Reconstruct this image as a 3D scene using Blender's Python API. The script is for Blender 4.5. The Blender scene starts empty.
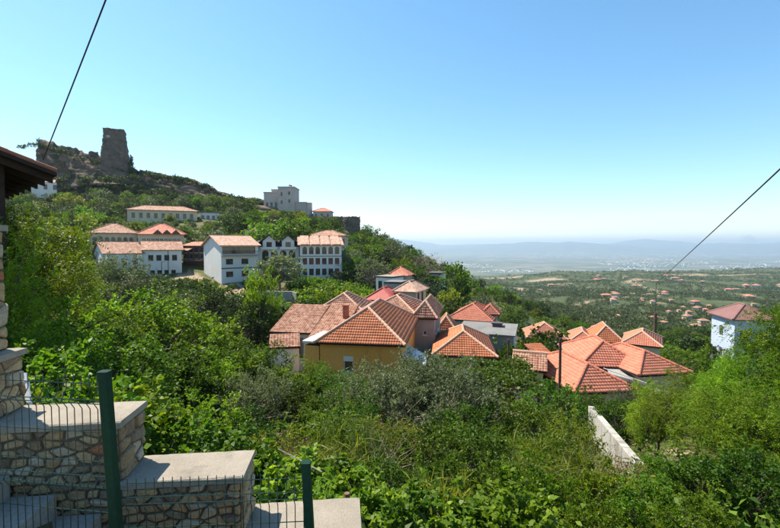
import bpy, math, random
import numpy as np
from mathutils import Vector, Matrix

R = math.radians
random.seed(7); RNG = np.random.default_rng(7)
scn = bpy.context.scene
COL = scn.collection

# ---------------------------------------------------------------- camera
F = 430.0; CXP, CYP = 390.0, 264.0; HOR = 245.0       # photo pixel units (780 x 528)
PITCH = math.atan((CYP - HOR) / F)
cam_d = bpy.data.cameras.new('camera'); cam = bpy.data.objects.new('camera', cam_d); COL.objects.link(cam)
cam_d.sensor_fit = 'HORIZONTAL'; cam_d.sensor_width = 36.0; cam_d.lens = 36.0 * F / 780.0
cam_d.clip_start = 0.05; cam_d.clip_end = 200000.0
cam.location = (0, 0, 0); cam.rotation_euler = (R(90) - PITCH, 0, 0)
scn.camera = cam

# ---------------------------------------------------------------- sky, sun, exposure
SUN_EL = R(57); SUN_AZ = R(-60)                        # measured from +Y (view direction) to the right
sd = Vector((math.sin(SUN_AZ) * math.cos(SUN_EL), math.cos(SUN_AZ) * math.cos(SUN_EL), math.sin(SUN_EL)))
w = bpy.data.worlds.new('World'); scn.world = w; w.use_nodes = True
wn = w.node_tree.nodes; wl = w.node_tree.links
bg = wn['Background']; sky = wn.new('ShaderNodeTexSky'); sky.sky_type = 'NISHITA'; sky.sun_disc = False
sky.sun_elevation = SUN_EL; sky.sun_rotation = SUN_AZ
sky.altitude = 500; sky.air_density = 1.0; sky.dust_density = 0.4; sky.ozone_density = 1.6
hsn = wn.new('ShaderNodeHueSaturation'); hsn.inputs['Saturation'].default_value = 1.2; hsn.inputs['Hue'].default_value = .488
wl.new(sky.outputs[0], hsn.inputs['Color']); wl.new(hsn.outputs[0], bg.inputs[0]); bg.inputs[1].default_value = 0.114
sun_d = bpy.data.lights.new('sun', 'SUN'); sun = bpy.data.objects.new('sun', sun_d); COL.objects.link(sun)
sun_d.energy = 5.0; sun_d.angle = R(0.5); sun_d.color = (1.0, 0.91, 0.77)
sun.rotation_euler = sd.to_track_quat('Z', 'Y').to_euler(); sun.location = (-60, 60, 100)
vs = scn.view_settings; vs.view_transform = 'Standard'; vs.look = 'None'; vs.exposure = 1.0; vs.gamma = 1.0
vs.use_curve_mapping = False
scn.cycles.use_denoising = True
scn.cycles.max_bounces = 5; scn.cycles.diffuse_bounces = 2; scn.cycles.glossy_bounces = 2
scn.cycles.transmission_bounces = 3; scn.cycles.transparent_max_bounces = 4; scn.cycles.volume_bounces = 0
scn.cycles.sample_clamp_indirect = 6.0

# ---------------------------------------------------------------- small helpers
def at(px, py, D):
    """world point that the photo pixel shows at forward distance D (metres along Y)"""
    c, s = math.cos(PITCH), math.sin(PITCH)
    a = (px - CXP) / F; b = (CYP - py) / F
    ry = c + b * s; rz = -s + b * c
    k = D / ry
    return Vector((a * k, D, rz * k))
def proj(p):
    c, s = math.cos(PITCH), math.sin(PITCH)
    fw = p[1] * c - p[2] * s; up = p[1] * s + p[2] * c
    return CXP + F * p[0] / fw, CYP - F * up / fw

def hash2(ix, iy, seed=0):
    h = (ix.astype(np.int64) * 374761393 + iy.astype(np.int64) * 668265263 + seed * 982451653) & 0xFFFFFFFF
    h = ((h ^ (h >> 13)) * 1274126177) & 0xFFFFFFFF
    return ((h ^ (h >> 16)) & 0xFFFF) / 65535.0
def vnoise(x, y, seed=0):
    x = np.asarray(x, float); y = np.asarray(y, float)
    ix = np.floor(x); iy = np.floor(y); fx = x - ix; fy = y - iy
    fx = fx * fx * (3 - 2 * fx); fy = fy * fy * (3 - 2 * fy)
    a = hash2(ix, iy, seed); b = hash2(ix + 1, iy, seed); c = hash2(ix, iy + 1, seed); d = hash2(ix + 1, iy + 1, seed)
    return (a * (1 - fx) + b * fx) * (1 - fy) + (c * (1 - fx) + d * fx) * fy - 0.5
def fbm(x, y, seed=0, o=4):
    s = 0; a = 1.0
    for i in range(o):
        s = s + a * vnoise(np.asarray(x) * 2 ** i, np.asarray(y) * 2 ** i, seed + i); a *= 0.5
    return s

def mesh_np(name, V, Fc, mats=(), attr=None, smooth=False):
    """V (n,3), Fc (m,k) all faces with k corners; attr: dict name -> per-face float"""
    V = np.asarray(V, np.float32); Fc = np.asarray(Fc, np.int32)
    me = bpy.data.meshes.new(name); k = Fc.shape[1]; m = Fc.shape[0]
    me.vertices.add(len(V)); me.vertices.foreach_set('co', V.ravel())
    me.loops.add(m * k); me.loops.foreach_set('vertex_index', Fc.ravel())
    me.polygons.add(m)
    me.polygons.foreach_set('loop_start', np.arange(0, m * k, k, dtype=np.int32))
    me.polygons.foreach_set('loop_total', np.full(m, k, np.int32))
    if smooth: me.polygons.foreach_set('use_smooth', np.ones(m, bool))
    for mt in mats: me.materials.append(mt)
    if attr:
        for an, av in attr.items():
            at_ = me.attributes.new(an, 'FLOAT', 'FACE'); at_.data.foreach_set('value', np.asarray(av, np.float32))
    me.update(calc_edges=True)
    return me

class MB:
    """collects polygons for ONE mesh object"""
    def __init__(s): s.v = []; s.f = []
    def poly(s, pts):
        n = len(s.v); s.v += [tuple(p) for p in pts]; s.f.append(tuple(range(n, n + len(pts)))); return s
    def box(s, x0, x1, y0, y1, z0, z1):
        n = len(s.v)
        s.v += [(x0, y0, z0), (x1, y0, z0), (x1, y1, z0), (x0, y1, z0), (x0, y0, z1), (x1, y0, z1), (x1, y1, z1), (x0, y1, z1)]
        s.f += [tuple(n + i for i in q) for q in ((3, 2, 1, 0), (4, 5, 6, 7), (0, 1, 5, 4), (1, 2, 6, 5), (2, 3, 7, 6), (3, 0, 4, 7))]
        return s
    def prism(s, pts, dz):
        """polygon extruded by vector/height dz (downwards if negative)"""
        d = Vector((0, 0, dz)) if not hasattr(dz, '__len__') else Vector(dz)
        a = [Vector(p) for p in pts]; b = [p + d for p in a]; k = len(a)
        s.poly(a); s.poly(b[::-1])
        for i in range(k): s.poly([a[i], b[i], b[(i + 1) % k], a[(i + 1) % k]])
        return s
    def tube(s, pts, rad, n=6, cap=True):
        pts = [Vector(p) for p in pts]; rings = []
        if not hasattr(rad, '__len__'): rad = [rad] * len(pts)
        for i, p in enumerate(pts):
            d = (pts[min(i + 1, len(pts) - 1)] - pts[max(i - 1, 0)]).normalized()
            a = d.cross(Vector((0, 0, 1)) if abs(d.z) < .95 else Vector((1, 0, 0))).normalized(); b = d.cross(a)
            k = len(s.v)
            for j in range(n):
                t = 2 * math.pi * j / n; s.v.append(tuple(p + (a * math.cos(t) + b * math.sin(t)) * rad[i]))
            rings.append(k)
        for r0, r1 in zip(rings, rings[1:]):
            for j in range(n): s.f.append((r0 + j, r0 + (j + 1) % n, r1 + (j + 1) % n, r1 + j))
        if cap:
            s.f.append(tuple(rings[0] + j for j in range(n))[::-1]); s.f.append(tuple(rings[-1] + j for j in range(n)))
        return s
    def mesh(s, name, mat):
        me = bpy.data.meshes.new(name); me.from_pydata(s.v, [], s.f)
        if mat: me.materials.append(mat)
        me.update(); return me
    def build(s, name, mat, parent=None, loc=None):
        return link(name, s.mesh(name, mat), parent, loc)

def link(name, me, parent=None, loc=None):
    o = bpy.data.objects.new(name, me); COL.objects.link(o)
    if parent is not None: o.parent = parent
    if loc is not None: o.location = loc
    return o
def tag(o, label=None, cat=None, group=None, kind=None):
    if label: o['label'] = label
    if cat: o['category'] = cat
    if group: o['group'] = group
    if kind: o['kind'] = kind
    return o
def empty(name, loc=(0, 0, 0), rz=0.0):
    o = bpy.data.objects.new(name, None); COL.objects.link(o); o.location = loc; o.rotation_euler = (0, 0, rz)
    o.empty_display_size = .2; return o

# ---------------------------------------------------------------- materials
def new_mat(name):
    m = bpy.data.materials.new(name); m.use_nodes = True; nt = m.node_tree
    b = nt.nodes['Principled BSDF']; return m, nt, b
def coords(nt, kind='Object'):
    n = nt.nodes.new('ShaderNodeTexCoord'); return n.outputs[kind]
def noise(nt, vec, scale, detail=5, rough=.6):
    n = nt.nodes.new('ShaderNodeTexNoise'); n.inputs['Scale'].default_value = scale; n.inputs['Detail'].default_value = detail
    n.inputs['Roughness'].default_value = rough; nt.links.new(vec, n.inputs['Vector']); return n.outputs[0]
def ramp(nt, fac, stops):
    n = nt.nodes.new('ShaderNodeValToRGB'); e = n.color_ramp.elements
    while len(e) < len(stops): e.new(.5)
    for i, (p, c) in enumerate(stops): e[i].position = p; e[i].color = (*c, 1)
    nt.links.new(fac, n.inputs[0]); return n.outputs[0]
def mix(nt, fac, a, b, mode='MIX'):
    n = nt.nodes.new('ShaderNodeMix'); n.data_type = 'RGBA'; n.blend_type = mode
    for sock, val in ((n.inputs[0], fac), (n.inputs[6], a), (n.inputs[7], b)):
        if isinstance(val, (int, float)): sock.default_value = val
        elif isinstance(val, tuple): sock.default_value = (*val, 1)
        else: nt.links.new(val, sock)
    return n.outputs[2]
def bump(nt, b, h, strength=.4, dist=.02):
    n = nt.nodes.new('ShaderNodeBump'); n.inputs['Strength'].default_value = strength; n.inputs['Distance'].default_value = dist
    nt.links.new(h, n.inputs['Height']); nt.links.new(n.outputs[0], b.inputs['Normal'])
def surf(name, c1, c2, scale=2.0, rough=.85, bs=.3, bd=.01, fine=14, spec=.3, stain=None, metal=0):
    """mottled surface: two colours by noise, fine grain, relief"""
    m, nt, b = new_mat(name); v = coords(nt)
    n1 = noise(nt, v, scale); c = ramp(nt, n1, [(.3, c1), (.7, c2)])
    n2 = noise(nt, v, scale * fine, 3)
    g = ramp(nt, n2, [(.25, (.72, .72, .72)), (.75, (1.12, 1.12, 1.12))])
    c = mix(nt, 1.0, c, g, 'MULTIPLY')
    if stain:
        n3 = noise(nt, v, scale * .6, 6, .7); f = ramp(nt, n3, [(.52, (0, 0, 0)), (.66, (1, 1, 1))])
        c = mix(nt, f, c, stain)
    nt.links.new(c, b.inputs['Base Color']); b.inputs['Roughness'].default_value = rough
    b.inputs['Specular IOR Level'].default_value = spec; b.inputs['Metallic'].default_value = metal
    bump(nt, b, n2, bs, bd)
    return m
def leaf_mat(name, dark, mid, light, trans=.40, rough=.45, obj_var=.42):
    m, nt, b = new_mat(name); nodes = nt.nodes; L = nt.links
    a = nodes.new('ShaderNodeAttribute'); a.attribute_name = 'leaf_rand'
    c = ramp(nt, a.outputs['Fac'], [(0, dark), (.55, mid), (1, light)])
    oi = nodes.new('ShaderNodeObjectInfo')
    hs = nodes.new('ShaderNodeHueSaturation')
    mr = nodes.new('ShaderNodeMapRange'); mr.inputs[3].default_value = 1 - obj_var; mr.inputs[4].default_value = 1 + obj_var * .8
    L.new(oi.outputs['Random'], mr.inputs[0]); L.new(mr.outputs[0], hs.inputs['Value'])
    mh = nodes.new('ShaderNodeMapRange'); mh.inputs[3].default_value = .475; mh.inputs[4].default_value = .515
    ma = nodes.new('ShaderNodeMath'); ma.operation = 'FRACT'; mm = nodes.new('ShaderNodeMath'); mm.operation = 'MULTIPLY'; mm.inputs[1].default_value = 7.13
    L.new(oi.outputs['Random'], mm.inputs[0]); L.new(mm.outputs[0], ma.inputs[0]); L.new(ma.outputs[0], mh.inputs[0]); L.new(mh.outputs[0], hs.inputs['Hue'])
    L.new(c, hs.inputs['Color'])
    L.new(hs.outputs[0], b.inputs['Base Color']); b.inputs['Roughness'].default_value = rough; b.inputs['Specular IOR Level'].default_value = .18
    t = nodes.new('ShaderNodeBsdfTranslucent')
    tc = mix(nt, 1.0, hs.outputs[0], (1.5, 1.5, .55), 'MULTIPLY'); L.new(tc, t.inputs[0])
    mx = nodes.new('ShaderNodeMixShader'); mx.inputs[0].default_value = trans
    L.new(b.outputs[0], mx.inputs[1]); L.new(t.outputs[0], mx.inputs[2])
    L.new(mx.outputs[0], nodes['Material Output'].inputs[0])
    return m
def tile_mat(name, cols, scale=1.3, flat=0.0, dirt=.5):
    """clay tiles; per-tile colour from the tile_rand attribute; flat > 0 adds a wave relief for far roofs"""
    m, nt, b = new_mat(name); v = coords(nt)
    a = nt.nodes.new('ShaderNodeAttribute'); a.attribute_name = 'tile_rand'
    if flat:
        wn_ = nt.nodes.new('ShaderNodeTexWhiteNoise'); sc = nt.nodes.new('ShaderNodeVectorMath'); sc.operation = 'SNAP'; sc.inputs[1].default_value = (.3, .4, 5)
        nt.links.new(v, sc.inputs[0]); nt.links.new(sc.outputs[0], wn_.inputs['Vector']); fac = wn_.outputs[0]
    else: fac = a.outputs['Fac']
    c = ramp(nt, fac, [(0, cols[0]), (.5, cols[1]), (1, cols[2])])
    n1 = noise(nt, v, scale, 6, .65); d = ramp(nt, n1, [(.35, (.7, .66, .62)), (.65, (1.08, 1.06, 1.04))])
    c2 = mix(nt, dirt, c, mix(nt, 1.0, c, d, 'MULTIPLY'))
    n3 = noise(nt, v, 9, 4, .7); l = ramp(nt, n3, [(.6, (0, 0, 0)), (.72, (1, 1, 1))])
    c2 = mix(nt, mix(nt, 1.0, l, (.3 * dirt,) * 3, 'MULTIPLY'), c2, (.16, .13, .09))
    nt.links.new(c2, b.inputs['Base Color']); b.inputs['Roughness'].default_value = .8; b.inputs['Specular IOR Level'].default_value = .3
    if flat: bump(nt, b, n3, .5, .05)
    return m

M = {}
M['concrete'] = surf('concrete_pale', (.27, .235, .185), (.35, .305, .245), 3.0, .9, .9, .01, 34, stain=(.185, .16, .125))
M['mortar'] = surf('mortar', (.085, .065, .045), (.14, .11, .08), 5, .95, .6, .01, 12)
M['steps'] = surf('step_concrete', (.27, .25, .22), (.38, .35, .31), 1.4, .9, .4, .006, 25, stain=(.2, .18, .15))
M['retaining'] = surf('retaining_concrete', (.33, .315, .285), (.45, .43, .39), .9, .9, .6, .01, 20, stain=(.2, .185, .16))
M['green_metal'] = surf('green_metal', (.002, .026, .013), (.003, .034, .017), 6, .6, .1, .001, 8, spec=.15)
M['wire'] = surf('green_wire', (.006, .028, .02), (.01, .038, .027), 20, .4, .1, .001, 8, spec=.5)
M['white_plastic'] = surf('white_plastic', (.7, .7, .68), (.78, .78, .76), 6, .4, .1, .001)
M['cable'] = surf('black_cable', (.012, .012, .014), (.022, .022, .024), 8, .6, .1, .001)
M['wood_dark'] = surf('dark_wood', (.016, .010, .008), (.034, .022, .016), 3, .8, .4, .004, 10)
M['wood_pole'] = surf('pole_wood', (.07, .05, .035), (.12, .085, .06), 2, .85, .4, .004, 12)
M['bark'] = surf('bark', (.07, .055, .04), (.15, .12, .09), 3, .95, .8, .02, 6)
M['bark_pale'] = surf('bark_pale', (.2, .17, .13), (.33, .29, .23), 3, .95, .8, .02, 6)
M['stake'] = surf('stake_wood', (.13, .075, .04), (.22, .13, .075), 6, .9, .5, .004)
M['glass'], _nt, _b = new_mat('window_glass'); _b.inputs['Base Color'].default_value = (.02, .024, .03, 1); _b.inputs['Roughness'].default_value = .08; _b.inputs['Specular IOR Level'].default_value = .6
M['frame_white'] = surf('frame_white', (.6, .59, .56), (.7, .69, .66), 5, .6, .1, .002)
M['frame_brown'] = surf('frame_brown', (.08, .045, .025), (.12, .07, .04), 5, .6, .1, .002)
M['white_wall'] = surf('white_plaster', (.64, .625, .595), (.72, .705, .67), .5, .9, .3, .006, 18, stain=(.60, .57, .52))
M['cream_wall'] = surf('cream_plaster', (.56, .47, .32), (.66, .57, .42), .4, .9, .3, .006, 18, stain=(.52, .46, .36))
M['ochre_wall'] = surf('ochre_plaster', (.70, .335, .07), (.78, .40, .105), .5, .9, .3, .006, 18, stain=(.54, .31, .11))
M['grey_wall'] = surf('grey_render', (.30, .27, .23), (.38, .345, .30), .6, .92, .4, .01, 14, stain=(.26, .24, .21))
M['beige_wall'] = surf('beige_render', (.46, .38, .28), (.54, .46, .36), .5, .92, .3, .008, 16)
M['blue_wall'] = surf('pale_blue_plaster', (.42, .50, .60), (.50, .58, .68), .5, .9, .2, .006, 16)
M['slab'] = surf('grey_slab', (.15, .15, .145), (.22, .215, .205), .7, .92, .5, .01, 14, stain=(.18, .17, .16))
M['sheet_red'] = surf('red_sheet', (.34, .065, .05), (.42, .09, .07), .8, .6, .2, .004, 10)
M['sheet_purple'] = surf('maroon_sheet', (.18, .085, .072), (.23, .115, .10), .6, .6, .2, .004, 10)
M['sheet_grey'] = surf('grey_sheet', (.30, .29, .26), (.40, .38, .34), .8, .65, .2, .004, 10)
M['awning'] = surf('awning_cloth', (.62, .62, .62), (.72, .72, .72), 1, .8, .1, .002)
M['awning_blue'] = surf('awning_blue', (.42, .47, .54), (.48, .53, .60), 1, .8, .1, .002)
M['tile_orange'] = tile_mat('clay_tile_orange', [(.47, .155, .07), (.51, .175, .082), (.55, .205, .10)], dirt=.8)
M['tile_red'] = tile_mat('clay_tile_red', [(.49, .17, .105), (.53, .19, .118), (.57, .215, .135)], dirt=.65)
M['tile_old'] = tile_mat('clay_tile_old', [(.28, .12, .075), (.42, .21, .135), (.52, .31, .22)], dirt=.9)
M['ridge'] = surf('ridge_tile', (.52, .30, .20), (.62, .40, .29), 4, .85, .3, .01)
M['far_red'] = tile_mat('clay_far_red', [(.40, .13, .085), (.48, .175, .115), (.55, .23, .16)], flat=1)
M['far_old'] = tile_mat('clay_far_old', [(.25, .125, .08), (.35, .19, .125), (.43, .265, .19)], flat=1, dirt=.8)
M['far_pale'] = tile_mat('clay_far_pale', [(.36, .21, .145), (.44, .275, .20), (.50, .345, .265)], flat=1)
M['dark_roof'] = surf('dark_slate', (.07, .055, .055), (.12, .10, .10), 1, .8, .3, .01)
M['ruin'] = surf('castle_masonry', (.10, .075, .058), (.20, .15, .115), .35, .95, 1.0, .25, 9, stain=(.075, .058, .045))
M['museum'] = surf('museum_stone', (.44, .36, .33), (.54, .45, .41), .3, .92, .6, .05, 10)

def leafset(pref, d, m, l, **k): M[pref] = leaf_mat(pref, d, m, l, **k)
leafset('leaf_bright', (.042, .098, .006), (.105, .20, .010), (.25, .35, .028))
leafset('leaf_mid', (.024, .058, .006), (.064, .128, .010), (.165, .25, .026))
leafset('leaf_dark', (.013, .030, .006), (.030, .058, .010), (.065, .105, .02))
leafset('leaf_olive', (.060, .085, .040), (.115, .15, .078), (.23, .275, .165), trans=.25)
leafset('leaf_locust', (.050, .108, .006), (.12, .215, .010), (.27, .36, .028))
leafset('leaf_yellow', (.075, .11, .012), (.145, .185, .02), (.27, .29, .05))
leafset('leaf_dry', (.10, .065, .035), (.19, .125, .07), (.29, .21, .13), trans=.3)
leafset('leaf_vine', (.035, .08, .008), (.075, .145, .012), (.15, .23, .03))
leafset('leaf_mauve', (.14, .09, .09), (.22, .15, .15), (.30, .22, .21), trans=.2)
leafset('leaf_far', (.030, .046, .016), (.055, .080, .026), (.10, .125, .045), trans=.3, obj_var=.1)

# ================================================================ GROUND
NODES = [.8, 3.3, 3.8, 8, 15, 22, 30, 40, 55, 70, 85, 100, 125, 150, 175, 195, 215, 260, 350, 500, 800, 1200, 1700, 2500, 4000, 6000, 16500, 19500, 23000, 30000]
FARZ = [-300, -350, -350, 60, 40, -60]
COLS = {
 -700: [-1.5, -1.6, -1.8, -2.6, -4, -5, -5.5, -5, -3, 0, 4, 8, 12, 16, 20, 23, 26, 26, 20, 0, -30, -50, -100, -200] + FARZ,
 0:   [-1.7, -1.9, -2.3, -4.0, -5.6, -7, -8.2, -9, -8.5, -7, -4, 0, 7, 13, 20, 24, 27, 26, 20, 0, -60, -90, -120, -220] + FARZ,
 100: [-1.8, -2.2, -2.6, -4.4, -6.2, -7.8, -9.2, -10.3, -10.6, -10, -8.6, -2.5, 3.2, 8.5, 16.5, 24, 36, 38, 30, 0, -60, -90, -120, -220] + FARZ,
 200: [-2.0, -2.6, -3.1, -4.8, -6.8, -8.4, -9.8, -11, -11.4, -10.2, -7.6, -4.2, 3, 9, 15, 19.5, 29, 26, 10, -20, -70, -95, -120, -220] + FARZ,
 300: [-2.2, -2.9, -3.3, -5.0, -7.2, -8.9, -10.4, -11.7, -12.2, -10.6, -7.7, -5, .3, 6, 11, 13.5, 15.5, 10, -8, -40, -75, -95, -120, -220] + FARZ,
 380: [-2.4, -3.0, -3.4, -5.2, -7.5, -9.4, -10.9, -12.6, -13.8, -12.6, -10.2, -8.2, -4.2, -1, .6, .2, -3, -18, -42, -65, -85, -98, -120, -220] + FARZ,
 430: [-2.5, -3.1, -3.5, -5.3, -7.8, -9.9, -11.4, -13.1, -14.6, -14.6, -13.2, -11.4, -9.6, -9.2, -11, -14, -18, -28, -46, -64, -85, -102, -130, -220] + FARZ,
 500: [-2.6, -3.2, -3.6, -5.4, -8.0, -10.3, -12, -13.8, -16.4, -18.2, -18.6, -18.2, -18, -19.5, -23, -27, -31, -38, -50, -63, -80, -98, -124, -220] + FARZ,
 600: [-2.6, -3.2, -3.6, -5.4, -8.0, -10.4, -12.6, -15, -18.6, -21.5, -24.5, -27, -31, -35, -39, -42.5, -45.5, -51, -60.5, -70, -85, -95, -100, -210] + FARZ,
 700: [-2.5, -3.1, -3.5, -5.1, -7.4, -9.8, -12, -14.6, -17.6, -21, -24, -27, -31.5, -35.5, -39.5, -43, -46, -52, -62, -72.5, -87, -94, -99, -205] + FARZ,
 780: [-2.4, -3.0, -3.4, -4.9, -7, -9.2, -11.4, -13.8, -17, -20.5, -23.5, -26.5, -31, -35, -39, -43, -46, -52, -62, -73, -88, -93, -95, -200] + FARZ,
 1500: [-2.0, -2.6, -3, -4, -6, -8, -10, -12.5, -16, -20, -23, -26, -31, -35, -39, -43, -46, -52, -62, -73, -88, -93, -95, -200] + FARZ,
}
_cp = np.array(sorted(COLS)); _ct = (_cp - 390.0) / F; _cz = np.array([COLS[c] for c in _cp]); _ln = np.log(NODES)
def ground_z(x, y):
    x = np.asarray(x, float); y = np.maximum(np.asarray(y, float), .8)
    t = np.clip(x / y, _ct[0], _ct[-1] - 1e-6); l = np.clip(np.log(y), _ln[0], _ln[-1] - 1e-6)
    i = np.clip(np.searchsorted(_ct, t, 'right') - 1, 0, len(_ct) - 2); j = np.clip(np.searchsorted(_ln, l, 'right') - 1, 0, len(_ln) - 2)
    a = (t - _ct[i]) / (_ct[i + 1] - _ct[i]); b = (l - _ln[j]) / (_ln[j + 1] - _ln[j])
    z = (_cz[i, j] * (1 - a) + _cz[i + 1, j] * a) * (1 - b) + (_cz[i, j + 1] * (1 - a) + _cz[i + 1, j + 1] * a) * b
    near = np.clip((y - 6) / 10, 0, 1)
    z = z + near * .5 * fbm(x / 3.0, y / 3.0, 3, 3)
    z = z + np.clip((y - 120) / 80, 0, 1) * 2.0 * fbm(x / 18., y / 18., 5, 3) * np.clip((9000 - y) / 3000, 0, 1)
    z = z + np.clip((y - 260) / 200, 0, 1) * np.clip((5000 - y) / 2500, 0, 1) * 14.0 * fbm(x / 160., y / 160., 9, 4)
    z = z + np.clip((y - 16500) / 3000, 0, 1) * (430 * fbm(x / 3600., y / 6000., 21, 5) + 20)
    return z
def gz(x, y): return float(ground_z(np.array([x]), np.array([y]))[0])

tt = np.concatenate([np.linspace(-1.7, -1.0, 40), np.linspace(-.995, .995, 330), np.linspace(1.0, 1.7, 40)])
dd = np.exp(np.concatenate([np.linspace(math.log(.8), math.log(3.8), 20), np.linspace(math.log(4.), math.log(30000), 350)]))
TT, DD = np.meshgrid(tt, dd); GX = TT * DD; GY = DD; GZ = ground_z(GX.ravel(), GY.ravel()).reshape(GX.shape)
nr, nc = GX.shape
V = np.stack([GX.ravel(), GY.ravel(), GZ.ravel()], 1)
ii, jj = np.meshgrid(np.arange(nr - 1), np.arange(nc - 1), indexing='ij'); k0 = (ii * nc + jj).ravel()
Fq = np.stack([k0, k0 + 1, k0 + nc + 1, k0 + nc], 1)

# bare earth / dirt tracks / quarry: real ground colours kept in an attribute
PXg = 390 + F * TT.ravel(); Yg = GY.ravel(); Xg = GX.ravel()
def blob(px, d, rp, rd, warp=.5):
    q = ((PXg - px) / rp) ** 2 + (np.log(Yg / d) / rd) ** 2 + warp * fbm(Xg / (d * .012) , Yg / (d * .03), 31, 3)
    return np.clip((1.15 - q) * 3, 0, 1)
bare = np.zeros(len(V))
for a in [(503, 1480, 22, .05), (548, 1250, 22, .035), (524, 800, 9, .05), (612, 640, 8, .05), (636, 700, 9, .04), (745, 1380, 30, .02), (690, 1400, 18, .015),
          (640, 1050, 18, .05), (675, 17, 26, .10), (600, 11, 8, .12), (545, 13.5, 10, .07), (230, 80, 26, .05), (188, 88, 14, .05),
          (60, 165, 26, .05), (300, 100, 20, .03), (590, 760, 7, .03), (552, 700, 6, .05), (665, 520, 9, .03), (565, 980, 9, .04)]:
    bare = np.maximum(bare, blob(*a))
# winding pale track in the valley
tr = np.abs(PXg - (600 + 60 * np.sin(np.log(Yg) * 5.0) + (Yg - 700) * .05)) < 3.2
bare = np.where(tr & (Yg > 480) & (Yg < 1150), 1, bare)
me = mesh_np('ground', V, Fq, smooth=True)
ba = me.attributes.new('bare', 'FLOAT', 'POINT'); ba.data.foreach_set('value', bare.astype(np.float32))

m, nt, b = new_mat('ground_earth'); L = nt.links
g = nt.nodes.new('ShaderNodeNewGeometry'); pos = g.outputs['Position']
sx = nt.nodes.new('ShaderNodeSeparateXYZ'); L.new(pos, sx.inputs[0])
def mrange(a0, a1, src=None):
    n = nt.nodes.new('ShaderNodeMapRange'); n.inputs[1].default_value = a0; n.inputs[2].default_value = a1; L.new(src or sx.outputs['Y'], n.inputs[0]); return n.outputs[0]
near_c = ramp(nt, noise(nt, pos, .55, 7, .7), [(.3, (.045, .06, .02)), (.48, (.085, .085, .035)), (.62, (.16, .12, .065)), (.75, (.22, .165, .10))])
mid_c = ramp(nt, noise(nt, pos, .045, 8, .72), [(.35, (.035, .055, .018)), (.5, (.06, .08, .028)), (.62, (.15, .125, .06)), (.72, (.25, .20, .12))])
far_c = ramp(nt, noise(nt, pos, .010, 9, .7), [(.34, (.04, .058, .02)), (.52, (.062, .08, .03)), (.63, (.12, .11, .055)), (.75, (.21, .175, .105))])
vo = nt.nodes.new('ShaderNodeTexVoronoi'); vo.inputs['Scale'].default_value = .0035; L.new(pos, vo.inputs['Vector'])
sv = nt.nodes.new('ShaderNodeSeparateColor'); L.new(vo.outputs['Color'], sv.inputs[0])
plain_c = ramp(nt, sv.outputs[0], [(0, (.035, .06, .03)), (.35, (.06, .085, .04)), (.6, (.11, .11, .06)), (.85, (.2, .17, .11)), (1, (.05, .075, .035))])
mt_c = ramp(nt, noise(nt, pos, .0012, 8, .7), [(.35, (.03, .05, .03)), (.6, (.07, .085, .05)), (.75, (.14, .13, .09))])
c = mix(nt, mrange(30, 60), near_c, mid_c); c = mix(nt, mrange(220, 420), c, far_c)
c = mix(nt, mrange(3500, 6000), c, plain_c); c = mix(nt, mrange(16800, 17600), c, mt_c)
at_ = nt.nodes.new('ShaderNodeAttribute'); at_.attribute_name = 'bare'
soil = ramp(nt, noise(nt, pos, .35, 6, .7), [(.3, (.22, .16, .10)), (.7, (.36, .28, .19))])
c = mix(nt, at_.outputs['Fac'], c, soil)
L.new(c, b.inputs['Base Color']); b.inputs['Roughness'].default_value = .95; b.inputs['Specular IOR Level'].default_value = .15
bump(nt, b, noise(nt, pos, 3.0, 6, .7), .6, .12)
me.materials.append(m)
tag(link('ground', me), 'green hillside, valley and far plain seen from above', 'ground', kind='structure')

# ---------------------------------------------------------------- cliffs under the castle (rock faces with strata)
m, nt, b = new_mat('cliff_rock'); pos = coords(nt)
n1 = noise(nt, pos, .09, 9, .72)
mp = nt.nodes.new('ShaderNodeMapping'); mp.inputs['Scale'].default_value = (.1, .1, .6); nt.links.new(pos, mp.inputs[0])
n2 = noise(nt, mp.outputs[0], 1.0, 8, .7)
c = ramp(nt, n1, [(.3, (.08, .06, .045)), (.5, (.17, .125, .092)), (.68, (.30, .225, .165))])
c = mix(nt, .7, c, ramp(nt, n2, [(.35, (.5, .48, .46)), (.65, (1.15, 1.1, 1.05))]), 'MULTIPLY')
veg = ramp(nt, noise(nt, pos, .16, 6, .7), [(.50, (0, 0, 0)), (.58, (1, 1, 1))])
c = mix(nt, veg, c, (.035, .045, .018))
nt.links.new(c, b.inputs['Base Color']); b.inputs['Roughness'].default_value = .95; b.inputs['Specular IOR Level'].default_value = .1
bump(nt, b, n2, .9, .8); M['cliff'] = m

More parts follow.
